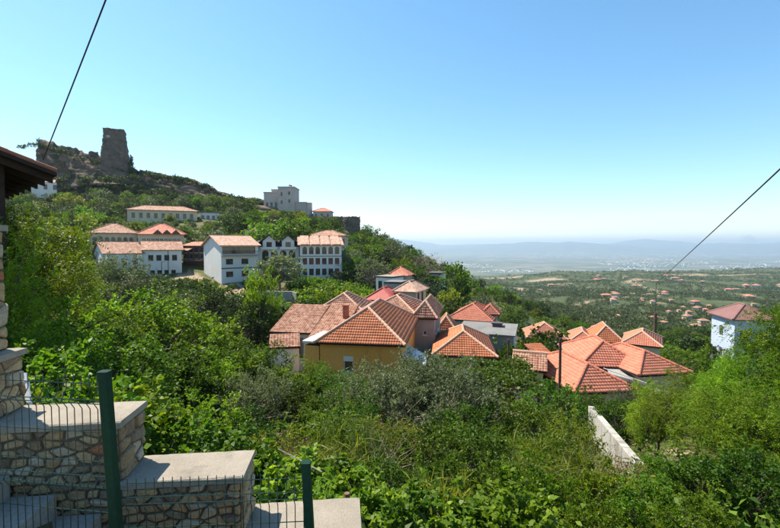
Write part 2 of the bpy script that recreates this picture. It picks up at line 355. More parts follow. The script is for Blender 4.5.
def cliff(name, crest, base, D0, seed, label, rough=3.0, ns=120, nt_=34):
    """rock face between two pixel polylines; crest/base: [(px,py,D)]"""
    cp = np.array(crest, float); bp = np.array(base, float)
    s = np.linspace(0, 1, ns); P = []
    def lerp(pl, s):
        k = np.linspace(0, 1, len(pl)); return np.stack([np.interp(s, k, pl[:, i]) for i in range(3)], 1)
    C, B = lerp(cp, s), lerp(bp, s)
    for j in range(nt_):
        t = j / (nt_ - 3.0)
        if t <= 1: q = B * (1 - t) + C * t
        else:
            q = C.copy(); q[:, 2] += (t - 1) * (nt_ - 3) * 7; 
        pts = np.array([at(*r) for r in q])
        if t > 1: pts[:, 2] = P[nt_ - 3][:, 2] - (t - 1) * (nt_ - 3) * 1.2
        u = s * 40; v_ = np.full(ns, min(t, 1) * 9)
        dsp = rough * (fbm(u * .35, v_ * .5, seed, 5) + .5 * np.abs(fbm(u * .15, v_ * 1.6, seed + 9, 4)))
        if t <= 1: pts[:, 1] -= dsp * (.35 + .65 * math.sin(min(1, t) * math.pi) ** .5)
        pts[:, 2] += (.5 * rough) * fbm(u * .5, np.full(ns, 3.3), seed + 4, 4) * min(t, 1)
        P.append(pts)
    V = np.concatenate(P); ii, jj = np.meshgrid(np.arange(nt_ - 1), np.arange(ns - 1), indexing='ij'); k = (ii * ns + jj).ravel()
    me = mesh_np(name, V, np.stack([k, k + 1, k + ns + 1, k + ns], 1), [M['cliff']])
    tag(link(name, me), label, 'cliff', kind='structure')
cliff('rock_cliff', [(34, 176, 206), (36, 158, 203), (39, 140.5, 200), (50, 140, 199), (66, 147, 199), (82, 151, 200), (100, 157, 201), (118, 164, 202), (140, 170, 203)],
      [(33, 192, 192), (36, 191, 189), (42, 190, 187), (62, 190, 186), (84, 186, 187), (104, 184, 188), (140, 184, 194)], 0, 11, 'tall bare rock cliff under the ruined tower', 4.5)
cliff('rock_cliff', [(140, 170, 203), (162, 173, 204), (180, 177, 204), (196, 180, 204), (212, 186, 204), (226, 194, 203), (262, 199, 202), (300, 212, 201), (330, 217, 198), (350, 226, 196)],
      [(140, 190, 194), (165, 196, 193), (190, 203, 192), (226, 210, 191), (262, 215, 190), (300, 222, 189), (330, 228, 188), (350, 240, 187)], 0, 23, 'low dark rock ledge running below the castle museum', 3.5, 140, 26)

# ================================================================ BUILDINGS
FOOT = []        # (x, y, r) no trees here
PROT = []        # (px0, px1, py_bottom, D) keep the view to this facade open

def tile_faces(poly, u_dir, v_dir, wcol=.24, row=.29, lift=.024):
    """real barrel tiles laid on one convex roof plane; returns V, F, rnd"""
    P = np.array([tuple(p) for p in poly]); o = P[0]; u = np.array(u_dir); v = np.array(v_dir); n = np.cross(u, v)
    if n[2] < 0: n = -n
    q = np.stack([(P - o) @ u, (P - o) @ v], 1)
    u0, u1 = q[:, 0].min(), q[:, 0].max(); v0, v1 = q[:, 1].min(), q[:, 1].max()
    ncol = max(2, int(round((u1 - u0) / wcol))); wc = (u1 - u0) / ncol
    prof = np.array([.0, .75, 1.0, .75, .0, 0.0]); fr = np.array([0, .13, .33, .53, .66, 1.0])
    us = np.concatenate([u0 + wc * (i + fr[:-1]) for i in range(ncol)] + [[u1]]); hs = np.concatenate([np.tile(prof[:-1], ncol), [0]]) * lift
    lo = np.full(len(us), 1e9); hi = np.full(len(us), -1e9); k = len(q)
    for a in range(k):
        A, B = q[a], q[(a + 1) % k]
        if abs(A[0] - B[0]) < 1e-9:
            s = np.abs(us - A[0]) < 1e-6
            lo[s] = np.minimum(lo[s], min(A[1], B[1])); hi[s] = np.maximum(hi[s], max(A[1], B[1])); continue
        s = (us >= min(A[0], B[0]) - 1e-6) & (us <= max(A[0], B[0]) + 1e-6)
        vv = A[1] + (us - A[0]) / (B[0] - A[0]) * (B[1] - A[1])
        lo[s] = np.minimum(lo[s], vv[s]); hi[s] = np.maximum(hi[s], vv[s])
    nrow = max(1, int(math.ceil((v1 - v0) / row))); Vs = []; Fs = []; Rn = []; cnt = 0
    rnd = RNG.random((ncol, nrow))
    for j in range(nrow):
        a = np.clip(v0 + j * row, lo, hi); b_ = np.clip(v0 + (j + 1) * row + .0, lo, hi)
        A = o + us[:, None] * u + a[:, None] * v + (hs + .018)[:, None] * n
        B = o + us[:, None] * u + b_[:, None] * v + (hs + .004)[:, None] * n
        E = o + us[:, None] * u + a[:, None] * v + (hs + .0)[:, None] * n
        Vs += [A, B, E]; m = len(us); i = np.arange(m - 1)
        ok = ((b_ - a)[:-1] > 1e-4) | ((b_ - a)[1:] > 1e-4); i = i[ok]
        Fs.append(np.stack([cnt + i, cnt + i + 1, cnt + m + i + 1, cnt + m + i], 1)); Rn.append(rnd[np.minimum(i // 5, ncol - 1), j])
        Fs.append(np.stack([cnt + 2 * m + i, cnt + 2 * m + i + 1, cnt + i + 1, cnt + i], 1)); Rn.append(rnd[np.minimum(i // 5, ncol - 1), j])
        cnt += 3 * m
    return np.concatenate(Vs), np.concatenate(Fs), np.concatenate(Rn)

def facade(mb, o, u, n, length, height, ops, rev=.14):
    """wall face with real openings; o origin, u along, n outward; ops [(u0,u1,v0,v1,arch)]"""
    o, u, n = Vector(o), Vector(u), Vector(n); up = Vector((0, 0, 1))
    us = sorted({0, length} | {a for p in ops for a in p[:2]}); vsn = sorted({0, height} | {a for p in ops for a in p[2:4]})
    P = lambda a, b_, d=0: o + u * a + up * b_ - n * d
    for a0, a1 in zip(us, us[1:]):
        for b0, b1 in zip(vsn, vsn[1:]):
            ca, cb = (a0 + a1) / 2, (b0 + b1) / 2
            if any(p[0] < ca < p[1] and p[2] < cb < p[3] for p in ops): continue
            mb.poly([P(a0, b0), P(a1, b0), P(a1, b1), P(a0, b1)])
    for p in ops:
        a0, a1, b0, b1 = p[:4]; arch = len(p) > 4 and p[4]
        mb.poly([P(a0, b0), P(a1, b0), P(a1, b0, rev), P(a0, b0, rev)])
        if arch:
            r = (a1 - a0) / 2; c0 = b1 - r; k = 8; arc = [(a0 + r - r * math.cos(math.pi * i / k), c0 + r * math.sin(math.pi * i / k)) for i in range(k + 1)]
            h = k // 2
            mb.poly([P(a0, b1)] + [P(*q) for q in arc[:h + 1]][::-1]); mb.poly([P(a1, b1)] + [P(*q) for q in arc[h:]][::-1])
            for q0, q1 in zip(arc, arc[1:]): mb.poly([P(*q0), P(*q1), P(*q1, rev), P(*q0, rev)])
            mb.poly([P(a0, b0), P(a0, c0), P(a0, c0, rev), P(a0, b0, rev)]); mb.poly([P(a1, b0), P(a1, c0), P(a1, c0, rev), P(a1, b0, rev)])
        else:
            mb.poly([P(a0, b1), P(a1, b1), P(a1, b1, rev), P(a0, b1, rev)])
            mb.poly([P(a0, b0), P(a0, b1), P(a0, b1, rev), P(a0, b0, rev)]); mb.poly([P(a1, b0), P(a1, b1), P(a1, b1, rev), P(a1, b0, rev)])

def window(root, o, u, n, p, fm, rev=.14, shutter=None, sill=True):
    """window > pane, sill ; frame bars are the window mesh"""
    o, u, n = Vector(o), Vector(u), Vector(n); up = Vector((0, 0, 1)); a0, a1, b0, b1 = p[:4]; wd, ht = a1 - a0, b1 - b0
    org = o + u * a0 + up * b0
    rot = Matrix((u, -n, up)).transposed().to_4x4()
    t = .07; mb = MB(); d0, d1 = rev - .06, rev - .005
    mb.box(0, t, d0, d1, 0, ht).box(wd - t, wd, d0, d1, 0, ht).box(t, wd - t, d0, d1, 0, t).box(t, wd - t, d0, d1, ht - t, ht)
    if wd > .8: mb.box(wd / 2 - .035, wd / 2 + .035, d0 + .004, d1 - .004, t, ht - t)
    f = mb.build('window', fm, root); f.matrix_local = Matrix.Translation(org) @ rot
    MB().box(.01, wd - .01, rev - .018, rev + .03, .01, ht - .01).build('pane', M['glass'], f)
    if sill: MB().box(-.08, wd + .08, -.07, .04, -.09, -.003).build('sill', M['frame_white'], f)
    if shutter: MB().box(-.0, wd, -.03, rev - .07, ht * .72, ht + .06).build('shutter_box', shutter, f)
    return f

def house(name, label, A, B, depth, H, roof='hip', rise=1.5, over=.45, wall='white_wall', tile='far_red', wins=None, near=False, cat='house',
          group=None, fm='frame_brown', side=+1, wcol=.24, hipf=1.0, ridge=True, protect=None, sill=True, base_extra=2.0, shutter=None, ridge_mat='ridge'):
    pa, pb = at(*A), at(*B); ze = (pa.z + pb.z) / 2
    u = Vector((pb.x - pa.x, pb.y - pa.y, 0)); Ln = u.length; u.normalize(); ang = math.atan2(u.y, u.x); W = depth
    root = empty(name, (pa.x, pa.y, ze - H), ang); tag(root, label, cat, group)
    ops = {'front': [], 'back': [], 'left': [], 'right': []}
    for k, v in (wins or {}).items(): ops[k] = v
    faces = {'front': ((0, 0, 0), (1, 0, 0), (0, -1, 0), Ln), 'back': ((Ln, W, 0), (-1, 0, 0), (0, 1, 0), Ln),
             'left': ((0, W, 0), (0, -1, 0), (-1, 0, 0), W), 'right': ((Ln, 0, 0), (0, 1, 0), (1, 0, 0), W)}
    mb = MB()
    for k, (o, uu, n, ll) in faces.items():
        facade(mb, o, uu, n, ll, H, ops[k])
    # footing continues into the slope
    mb.box(.003, Ln - .003, .003, W - .003, -base_extra, -.001)
    if roof == 'gable_x':
        for x in (0, Ln): mb.poly([(x, 0, H), (x, W, H), (x, W / 2, H + rise)])
    if roof == 'gable_y':
        for y in (0, W): mb.poly([(0, y, H), (Ln, y, H), (Ln / 2, y, H + rise)])
    if roof == 'shed': mb.poly([(0, 0, H), (0, W, H), (0, W, H + rise)]); mb.poly([(Ln, 0, H), (Ln, W, H), (Ln, W, H + rise)]); mb.poly([(0, W, H), (Ln, W, H), (Ln, W, H + rise), (0, W, H + rise)])
    mb.build('wall', M[wall], root)
    for k, (o, uu, n, ll) in faces.items():
        for p in ops[k]: window(root, o, uu, n, p, M[fm], sill=sill, shutter=shutter)
    x0, x1, y0, y1 = -over, Ln + over, -over, W + over; planes = []; ridges = []
    if roof == 'hip':
        if Ln >= W:
            tan = rise / (W / 2); zE = H - over * tan; h = (y1 - y0) / 2 * hipf; ym = W / 2; zr = H + rise
            if 2 * h > x1 - x0: h = (x1 - x0) / 2 - .01
            a, b_ = Vector((x0 + h, ym, zr)), Vector((x1 - h, ym, zr))
        else:
            tan = rise / (Ln / 2); zE = H - over * tan; h = (x1 - x0) / 2 * hipf; xm = Ln / 2; zr = H + rise
            if 2 * h > y1 - y0: h = (y1 - y0) / 2 - .01
            a, b_ = Vector((xm, y0 + h, zr)), Vector((xm, y1 - h, zr))
        c = [Vector((x0, y0, zE)), Vector((x1, y0, zE)), Vector((x1, y1, zE)), Vector((x0, y1, zE))]
        if Ln >= W: planes = [([c[0], c[1], b_, a], (1, 0, 0)), ([c[1], c[2], b_], (0, 1, 0)), ([c[2], c[3], a, b_], (-1, 0, 0)), ([c[3], c[0], a], (0, -1, 0))]; ridges = [(c[0], a), (c[3], a), (c[1], b_), (c[2], b_), (a, b_)]
        else: planes = [([c[0], c[1], a], (1, 0, 0)), ([c[1], c[2], b_, a], (0, 1, 0)), ([c[2], c[3], b_], (-1, 0, 0)), ([c[3], c[0], a, b_], (0, -1, 0))]; ridges = [(c[0], a), (c[1], a), (c[2], b_), (c[3], b_), (a, b_)]
    elif roof == 'gable_x':
        tan = rise / (W / 2); zE = H - over * tan; a, b_ = Vector((x0, W / 2, H + rise)), Vector((x1, W / 2, H + rise))
        planes = [([Vector((x0, y0, zE)), Vector((x1, y0, zE)), b_, a], (1, 0, 0)), ([Vector((x1, y1, zE)), Vector((x0, y1, zE)), a, b_], (-1, 0, 0))]; ridges = [(a, b_)]
    elif roof == 'gable_y':
        tan = rise / (Ln / 2); zE = H - over * tan; a, b_ = Vector((Ln / 2, y0, H + rise)), Vector((Ln / 2, y1, H + rise))
        planes = [([Vector((x0, y1, zE)), Vector((x0, y0, zE)), a, b_], (0, -1, 0)), ([Vector((x1, y0, zE)), Vector((x1, y1, zE)), b_, a], (0, 1, 0))]; ridges = [(a, b_)]
    elif roof == 'shed':
        tan = rise / W; zE = H - over * tan; zT = H + rise + over * tan
        planes = [([Vector((x0, y0, zE)), Vector((x1, y0, zE)), Vector((x1, y1, zT)), Vector((x0, y1, zT))], (1, 0, 0))]
    elif roof == 'flat':
        planes = [([Vector((x0, y0, H + .2)), Vector((x1, y0, H + .2)), Vector((x1, y1, H + .2)), Vector((x0, y1, H + .2))], (1, 0, 0))]
    lift = Vector((0, 0, .16)); mb = MB()
    planes = [([p + lift for p in pl], u_) for pl, u_ in planes]; ridges = [(a + lift, b_ + lift) for a, b_ in ridges]
    for pl, _ in planes: mb.prism(pl, -.14)
    rf = mb.build('roof', M['wood_dark'] if near else M[tile], root)
    if near:
        Vs, Fs, Rs, cnt = [], [], [], 0
        for pl, u_ in planes:
            uu = Vector(u_); nn = (pl[1] - pl[0]).cross(pl[2] - pl[0]).normalized()
            if nn.z < 0: nn = -nn
            vv = nn.cross(uu).normalized()
            if vv.z < 0: vv = -vv
            v_, f_, r_ = tile_faces(pl, uu, vv, wcol); Vs.append(v_); Fs.append(f_ + cnt); Rs.append(r_); cnt += len(v_)
        me = mesh_np('roof_tiles', np.concatenate(Vs), np.concatenate(Fs), [M[tile]], {'tile_rand': np.concatenate(Rs)})
        tag(link('roof_tiles', me, rf), kind='stuff')
    if ridge and ridges and roof != 'flat':
        mb = MB(); r = .12 if near else .14
        for a, b_ in ridges:
            if near:
                d = b_ - a; n = max(1, int(d.length / .38))
                for i in range(n):
                    p0, p1 = a + d * (i / n), a + d * ((i + 1) / n + .02)
                    mb.tube([p0 + Vector((0, 0, .03)), p1 + Vector((0, 0, .03))], [r * 1.08, r * .9], 8)
            else: mb.tube([a, b_], r, 6)
        mb.build('ridge_tiles', M[ridge_mat] if near else M[tile], rf)
    cx, cy = (pa + pb).xy / 2 + Vector((-u.y, u.x)) * W / 2
    FOOT.append((cx, cy, Ln, W, ang))
    x_0 = min(A[0], B[0]); x_1 = max(A[0], B[0])
    ybot = protect if protect is not None else proj((pa.x, pa.y, ze - H))[1] - 1.5
    PROT.append((x_0 - 3, x_1 + 3, ybot, min(A[2], B[2])))
    root['_dims'] = (Ln, W, H)
    return root
def row(n, L_, w_, v0, h_, m0=None, arch=False, m1=None):
    """n evenly spaced openings along a facade of length L_"""
    m0 = m0 if m0 is not None else L_ / n / 2 - w_ / 2; m1 = m1 if m1 is not None else m0
    if n == 1: return [(m0, m0 + w_, v0, v0 + h_, arch)]
    st = (L_ - m0 - m1 - w_) / (n - 1)
    return [(m0 + i * st, m0 + i * st + w_, v0, v0 + h_, arch) for i in range(n)]
def length(A, B):
    a, b_ = at(*A), at(*B); return Vector((b_.x - a.x, b_.y - a.y)).length

# ---------------- houses in the hollow, near first
A, B = (320, 340.5, 31.9), (401, 343.5, 31.0); Ln = length(A, B)
h1 = house('ochre_house', 'ochre walled house with bright orange hipped tile roof and one small white-topped window', A, B, 11.4, 4.2, 'hip', 1.95, .35, 'ochre_wall', 'tile_orange',
           {'front': [(1.8, 2.55, 1.9, 3.05)], 'right': [(1.0, 1.9, 1.6, 3.0), (4.0, 4.9, 1.6, 3.0)]}, near=True, fm='frame_white', shutter=M['frame_white'], protect=366, wcol=.19)
MB().tube([(3.55, -.06, 0), (3.55, -.06, 4.05)], .04, 6).build('drainpipe', M['ochre_wall'], h1)
MB().tube([(4.55, -.06, 0), (4.55, -.06, 4.05)], .04, 6).build('drainpipe', M['ochre_wall'], h1)
mb = MB(); mb.prism([(Ln + .02, 1.5, 3.0), (Ln + 1.7, 1.5, 2.2), (Ln + 1.7, 4.6, 2.2), (Ln + .02, 4.6, 3.0)], -.04); aw = mb.build('awning', M['awning'], h1)
mb = MB(); mb.prism([(Ln + .02, 1.5, 3.03), (Ln + .8, 1.5, 2.66), (Ln + .8, 4.6, 2.66), (Ln + .02, 4.6, 3.03)], -.02); mb.build('stripe', M['awning_blue'], aw)
# lean-to with white roof edge left of the ochre house
house('white_roofed_shed', 'small lean-to with flat white roof edge against the ochre house', (305, 345.5, 32.3), (319, 345.5, 32.0), 3.5, 2.2, 'flat', 0, .15, 'ochre_wall', 'frame_white', protect=356)
A, B = (310, 316.0, 42.5), (367, 316.5, 42.0)
h2 = house('tiled_house', 'old red hipped roof house behind the ochre house', A, B, 7.5, 3.4, 'hip', 1.75, .4, 'beige_wall', 'tile_old', near=True, wcol=.21, protect=330)
A, B = (310, 340.5, 35.0), (337, 340.5, 34.6)
h2b = house('tiled_annex', 'low red tiled annex roof with brick chimney between two hipped roofs', A, B, 6.5, 2.4, 'shed', 1.9, .2, 'beige_wall', 'tile_old', near=True, wcol=.21, protect=344)
mb = MB(); mb.box(1.75, 2.2, 3.6, 4.05, 2.9, 4.75); mb.box(1.68, 2.27, 3.53, 4.12, 4.75, 4.83); mb.build('chimney', M['tile_old'], h2b)
A, B = (273, 334.5, 38.6), (309, 331, 38.0)
h2c = house('timber_barn', 'weathered barn with open dark timber side and white patch left of the tiled roofs', A, B, 5, 2.6, 'shed', 1.6, .25, 'grey_wall', 'tile_old', {'front': [(.4, 1.4, .3, 2.2), (1.8, 2.9, .3, 2.2)]}, near=True, wcol=.21, protect=346)
house('tiled_hut', 'little orange roofed hut among trees left of the barn', (275, 326, 46), (291, 326, 45.5), 2.4, 2, 'shed', .8, .15, 'beige_wall', 'tile_old', near=True, protect=330)
house('low_shed', 'low pale shed with patchy tiles in front of the barn', (270, 350.5, 33), (299, 347, 33.5), 2.4, 1.8, 'shed', .5, .1, 'white_wall', 'tile_old', near=True, protect=352)
A, B = (414, 315.5, 42.2), (434.5, 316.0, 41.8); Ln = length(A, B)
h3 = house('grey_house', 'plain grey rendered house end wall with faded tile roof right of the ochre house', A, B, 7.0, 5.0, 'hip', 1.2, .3, 'grey_wall', 'tile_old', {'front': [(.9, 1.25, 3.1, 3.5)], 'right': [(1.2, 2.1, 3, 4.3), (3.6, 4.5, 3, 4.3), (1.2, 2.1, .8, 2.1)]}, near=True, wcol=.21, fm='frame_white', protect=346)
house('faded_roof_house', 'wide faded pinkish roof squeezed behind the ochre house ridge', (368, 311, 47), (413, 313, 45.5), 6.5, 3, 'hip', 1.35, .3, 'grey_wall', 'tile_old', near=True, wcol=.21, protect=318)
house('red_sheet_house', 'low house with bright red sheet roof beside the beige balcony house', (366, 299.5, 60), (393, 299.5, 59), 6, 2.6, 'hip', 1.3, .3, 'grey_wall', 'sheet_red', {'front': row(2, 3.7, .8, .9, 1.1)}, near=False, protect=303)
A, B = (396, 290.5, 62), (416, 290.0, 61); Ln = length(A, B)
h5 = house('beige_house', 'beige two-storey house with pale pink roof and balconies on its side', A, B, 5.5, 5.4, 'hip', 1.0, .45, 'beige_wall', 'far_pale', {'right': [(.8, 1.8, 3, 4.9), (3, 4, 3, 4.9), (.8, 1.8, .4, 2.2), (3, 4, .4, 2.2)], 'left': [(2, 2.8, 3.4, 4.5)]}, protect=305)
mb = MB(); mb.box(Ln + .01, Ln + 1.2, .2, 5.2, 2.55, 2.7); bal = mb.build('balcony', M['concrete'], h5)
mb = MB()
for i in range(11): mb.box(Ln + 1.15, Ln + 1.18, .25 + i * .48, .28 + i * .48, 2.71, 3.6)
mb.box(Ln + 1.13, Ln + 1.2, .2, 5.2, 3.6, 3.66); mb.build('railing', M['frame_brown'], bal)
house('orange_roof_cottage', 'small cottage with orange hipped roof above the white terrace', (389, 274.5, 86), (407, 275, 85), 5, 3, 'hip', 1.3, .4, 'beige_wall', 'far_red', {'front': row(2, 3.5, .8, .8, 1.2)}, protect=279)
h6 = house('white_terrace_house', 'white flat terrace building with red chairs wall below the orange cottage', (376, 277, 82), (392, 279, 80), 4, 2.6, 'flat', 0, .1, 'white_wall', 'concrete', {'front': [(.5, 1.4, .4, 2.0), (1.8, 2.6, .6, 1.8)]}, protect=284)
house('stone_outbuilding', 'plain grey flat-roofed outbuilding under the white terrace', (384, 284, 75), (401, 283.5, 74), 4, 2.8, 'flat', 0, .05, 'grey_wall', 'slab', protect=290)
house('dark_hill_house', 'dark upper-floored house with white lower wall near the mauve tree', (428, 274.5, 97), (441, 274, 96), 5, 4.5, 'flat', 0, .3, 'white_wall', 'dark_roof', {'front': row(2, 2.8, .7, .6, 1.5) + row(2, 2.8, .9, 2.7, 1.4)}, protect=286)
A, B = (450, 317.5, 60), (489, 319.5, 58); Ln = length(A, B)
house('red_hip_house', 'pinkish-red hipped roof house with white walls standing alone above the grey slab building', A, B, 7.5, 3.2, 'hip', 1.5, .6, 'white_wall', 'tile_red', {'front': [(2.6, 3.4, .8, 2.2), (4.2, 4.7, 1.2, 2.0)]}, near=True, wcol=.22, protect=322, ridge_mat='tile_red')
house('red_hip_wing', 'small red roofed wing at the end of the lone hipped house', (483, 314, 61), (497, 312, 60.5), 3, 2.6, 'hip', .9, .35, 'white_wall', 'tile_red', near=True, wcol=.22, protect=320, ridge_mat='tile_red')
house('small_orange_house', 'small orange roof tucked between the grey house and the grey slab', (437, 330, 49), (455, 330.5, 48.7), 4.2, 2.6, 'hip', 1.3, .35, 'grey_wall', 'tile_orange', near=True, wcol=.21, protect=337)
A, B = (438, 352, 37.4), (491, 354, 36.8); Ln = length(A, B)
h10 = house('broad_tiled_house', 'broad low orange tile roof spreading below the grey slab building', A, B, 7.5, 2.6, 'hip', 1.3, .55, 'cream_wall', 'tile_orange', near=True, wcol=.21, protect=357)
A, B = (459, 333.5, 47), (513, 335.5, 45); Ln = length(A, B)
h11 = house('grey_slab_house', 'long unfinished building with grey concrete slab roof and white end wall', A, B, 3.8, 3.0, 'shed', .45, .25, 'grey_wall', 'slab', {'front': [(1, 2, .8, 1.9)]}, ridge=False, protect=343)
MB().box(Ln + .01, Ln + .12, .1, 3.7, -.5, 3.0).build('end_wall', M['white_wall'], h11)
mb = MB(); mb.box(3.3, 4.3, 2.4, 3.1, 3.3, 3.75); mb.box(3.2, 4.4, 2.3, 3.2, 3.75, 3.9); mb.build('water_tank', M['dark_roof'], h11)
house('pale_orange_house', 'house with pale orange hipped roof behind a round dark tree', (529, 337, 60), (565, 338.5, 59), 5.5, 2.4, 'hip', 1.5, .4, 'beige_wall', 'tile_red', near=True, wcol=.24, protect=341)
house('old_tiled_shed', 'small shed with patchy weathered tile roof left of the wooden pole', (515, 368, 33.0), (543, 371, 32.3), 3.6, 2.2, 'gable_x', .75, .3, 'cream_wall', 'tile_old', near=True, wcol=.21, protect=374)
house('tiny_roof', 'tiny tiled porch roof beside the patchy shed', (542, 362, 36), (556, 360, 36.3), 2.4, 2.2, 'shed', .7, .2, 'cream_wall', 'tile_orange', near=True, protect=366)
A, B = (577, 388, 30.0), (626, 386, 30.4); Ln = length(A, B)
h14 = house('front_hip_house', 'nearest pink-red hipped roof house beside the wooden pole', A, B, 7.5, 3, 'hip', 1.0, .6, 'cream_wall', 'tile_red', near=True, wcol=.21, protect=390, ridge_mat='tile_red')
A, B = (585, 362, 36.0), (638, 365, 35.4); Ln = length(A, B)
h15 = house('large_hip_house', 'largest red hipped roof house behind the nearest one and the locust branches', A, B, 6.5, 3.2, 'hip', 1.25, .55, 'cream_wall', 'tile_red', {'front': [(1.0, 1.9, .9, 2.3)]}, near=True, wcol=.21, protect=366, ridge_mat='tile_red')
mb = MB(); mb.prism([(1.3, -3.2, 2.0), (4.6, -3.2, 2.0), (3.9, -.3, 3.0), (1.6, -.3, 3.0)], -.05); lt = mb.build('porch_roof', M['sheet_grey'], h15)
for x in (1.5, 4.3): MB().box(x, x + .1, -3.1, -3.0, -1, 1.94).build('porch_post', M['frame_white'], h15)
house('side_wing_house', 'red roofed wing right of the largest red hipped roof, under the locust', (640, 372, 33.4), (682, 370, 34.0), 6.5, 3, 'hip', 1.0, .5, 'cream_wall', 'tile_red', near=True, wcol=.21, protect=368, ridge_mat='tile_red')
house('peaked_roof_house', 'orange peaked roof peeping above the largest red roof', (594, 340, 56), (622, 341, 55), 6, 2.4, 'hip', 1.5, .4, 'cream_wall', 'tile_orange', near=True, wcol=.24, protect=342)
house('low_hip_house', 'low pink roof left of the gabled one above the largest red roof', (572, 341, 58), (595, 341.5, 57), 6, 2.4, 'hip', .9, .35, 'cream_wall', 'tile_red', near=True, wcol=.24, protect=342)
house('side_hip_house', 'red roof showing right of the gabled one behind locust leaves', (624, 343, 53), (660, 346, 51), 6, 2.6, 'hip', 1.1, .35, 'cream_wall', 'tile_red', near=True, wcol=.24, protect=344)
house('cube_cottage', 'tiny square cottage with pale walls above the gabled roof', (592, 330.5, 72), (607, 331, 71), 3, 1.8, 'hip', .6, .2, 'cream_wall', 'far_red', {'front': row(2, 2.4, .5, .6, .8)}, protect=335)
A, B = (712, 311, 66), (735, 318.5, 60); Ln = length(A, B)
h17 = house('blue_house', 'pale blue plastered house with maroon hipped roof behind the locust tree', A, B, 4.8, 8.5, 'hip', 1.5, .5, 'blue_wall', 'sheet_purple', {'front': [(2.2, 3.2, 5.3, 6.8), (2.2, 3.2, 2.1, 3.6)], 'right': row(2, 4.8, 1.1, 5.3, 1.5) + row(2, 4.8, 1.1, 2.1, 1.5)}, fm='frame_white', protect=350)

# ---------------- houses on the castle slope
A, B = (143, 250, 89), (181.5, 249.5, 92.6); Ln = length(A, B)
l1 = house('white_hillside_house', 'white two-storey house with faded tile roof and eight small windows', A, B, 8.5, 6.2, 'gable_x', 1.7, .4, 'white_wall', 'far_old', {'front': row(4, Ln, .95, 3.9, 1.2, .9) + row(4, Ln, .85, .9, 1.0, 1.2)}, protect=278)
MB().tube([(4.6, -.08, 0), (4.6, -.08, 6)], .05, 6).build('drainpipe', M['frame_brown'], l1)
A, B = (104, 253.5, 84), (142.6, 253, 88.7); Ln = length(A, B)
house('white_hillside_wing', 'lower white wing with long faded roof half hidden by an olive tree', A, B, 10, 5.6, 'gable_x', 2.2, .4, 'white_wall', 'far_old', {'front': row(3, Ln, .95, 3.3, 1.2, .9) + [(5.6, 6.6, .9, 2.1)], 'left': [(3, 4, 3.3, 4.4)]}, protect=266)
A, B = (88, 233, 102), (137, 232, 107); Ln = length(A, B)
house('arched_window_house', 'cream house with hipped faded roof and arched windows behind the white house', A, B, 9, 4.0, 'hip', 2.2, .5, 'cream_wall', 'far_old', {'front': row(7, Ln, .9, .9, 2.0, .8, True)}, protect=240)
A, B = (138, 233.5, 104), (184, 233.5, 108.5); Ln = length(A, B)
l2 = house('restaurant_house', 'long glazed house with orange hipped roof and three small pointed gablets', A, B, 9, 3.8, 'hip', 2.4, .6, 'cream_wall', 'far_red', {'front': row(9, Ln, .85, .9, 1.7, .8)}, fm='frame_white', protect=241)
for k in range(3):
    x = 4.2 + k * 2.0; mb = MB(); mb.prism([(x - 1.0, -.7, 3.75), (x + 1.0, -.7, 3.75), (x, -.7, 4.75)], (0, 1.8, .0)); mb.build('gablet', M['frame_brown'], l2)
A, B = (183, 246, 98), (204, 246, 97); Ln = length(A, B)
l9 = house('timber_terrace', 'dark brown timber terrace restaurant with small awning roofs between two white houses', A, B, 4, 3.2, 'shed', .8, .3, 'frame_brown', 'far_red', {'front': row(4, Ln, .7, .3, 1.0) + row(4, Ln, .8, 1.7, 1.1)}, protect=262, cat='terrace')
mb = MB(); mb.box(-.5, Ln + .5, -2.2, -.02, -.2, 0); dk = mb.build('deck', M['frame_brown'], l9)
mb = MB(); mb.prism([(.6, -1.9, 2.2), (2.6, -1.9, 2.2), (2.6, -.02, 2.8), (.6, -.02, 2.8)], -.06); mb.build('awning', M['far_old'], l9)
A, B = (127, 209.5, 138), (197, 211, 146.5); Ln = length(A, B)
l3 = house('long_cream_house', 'long cream building with a row of small windows high on the slope', A, B, 9, 5.6, 'hip', 1.6, .5, 'cream_wall', 'far_old', {'front': row(9, Ln, 1.0, 2.9, 1.7, 1.2) + row(2, Ln, 1.0, .6, 1.3, 17.5, m1=2.0)}, protect=221)
house('white_terrace_cottage', 'small flat-roofed white cottage with three dark windows right of the long cream building', (200, 213, 150), (220, 213, 152.4), 6, 3.2, 'flat', 0, .2, 'white_wall', 'concrete', {'front': row(4, 6.9, .9, 1.0, 1.3)}, protect=221)
house('white_cottage_far', 'small white cottage with blue-grey windows under the cliff by the dark eave', (31, 183, 172), (54, 181, 175.7), 6, 4.4, 'gable_x', 1.4, .3, 'white_wall', 'far_old', {'front': row(3, 9, 1.2, 1.5, 2.0)}, protect=193)
# white hotel
A, B = (221, 245.5, 84), (258, 245, 88.8); Ln = length(A, B)
l5 = house('white_guesthouse', 'white three-storey guesthouse with pink tile roof and open top-floor loggia', A, B, 11, 7.2, 'gable_x', 1.9, .5, 'white_wall', 'far_pale', {'front': [(.9, 2.3, 3.4, 4.5), (4.0, 5.4, 3.4, 4.5), (.9, 2.3, .9, 2.0), (4.0, 5.4, .9, 2.0), (.25, 6.9, 5.5, 6.9)]}, protect=281)
mb = MB(); mb.box(-.1, Ln + .1, -.9, -.02, 5.1, 5.25); bl = mb.build('balcony', M['concrete'], l5)
mb = MB()
for i in range(26): mb.box(-.05 + i * .285, -.02 + i * .285, -.86, -.83, 5.26, 6.0)
mb.box(-.1, Ln + .1, -.88, -.82, 6.0, 6.06); mb.build('railing', M['frame_brown'], bl)
mb = MB(); mb.box(-.02, Ln + .02, -.05, -.004, 2.55, 2.75); mb.build('band', M['frame_brown'], l5)
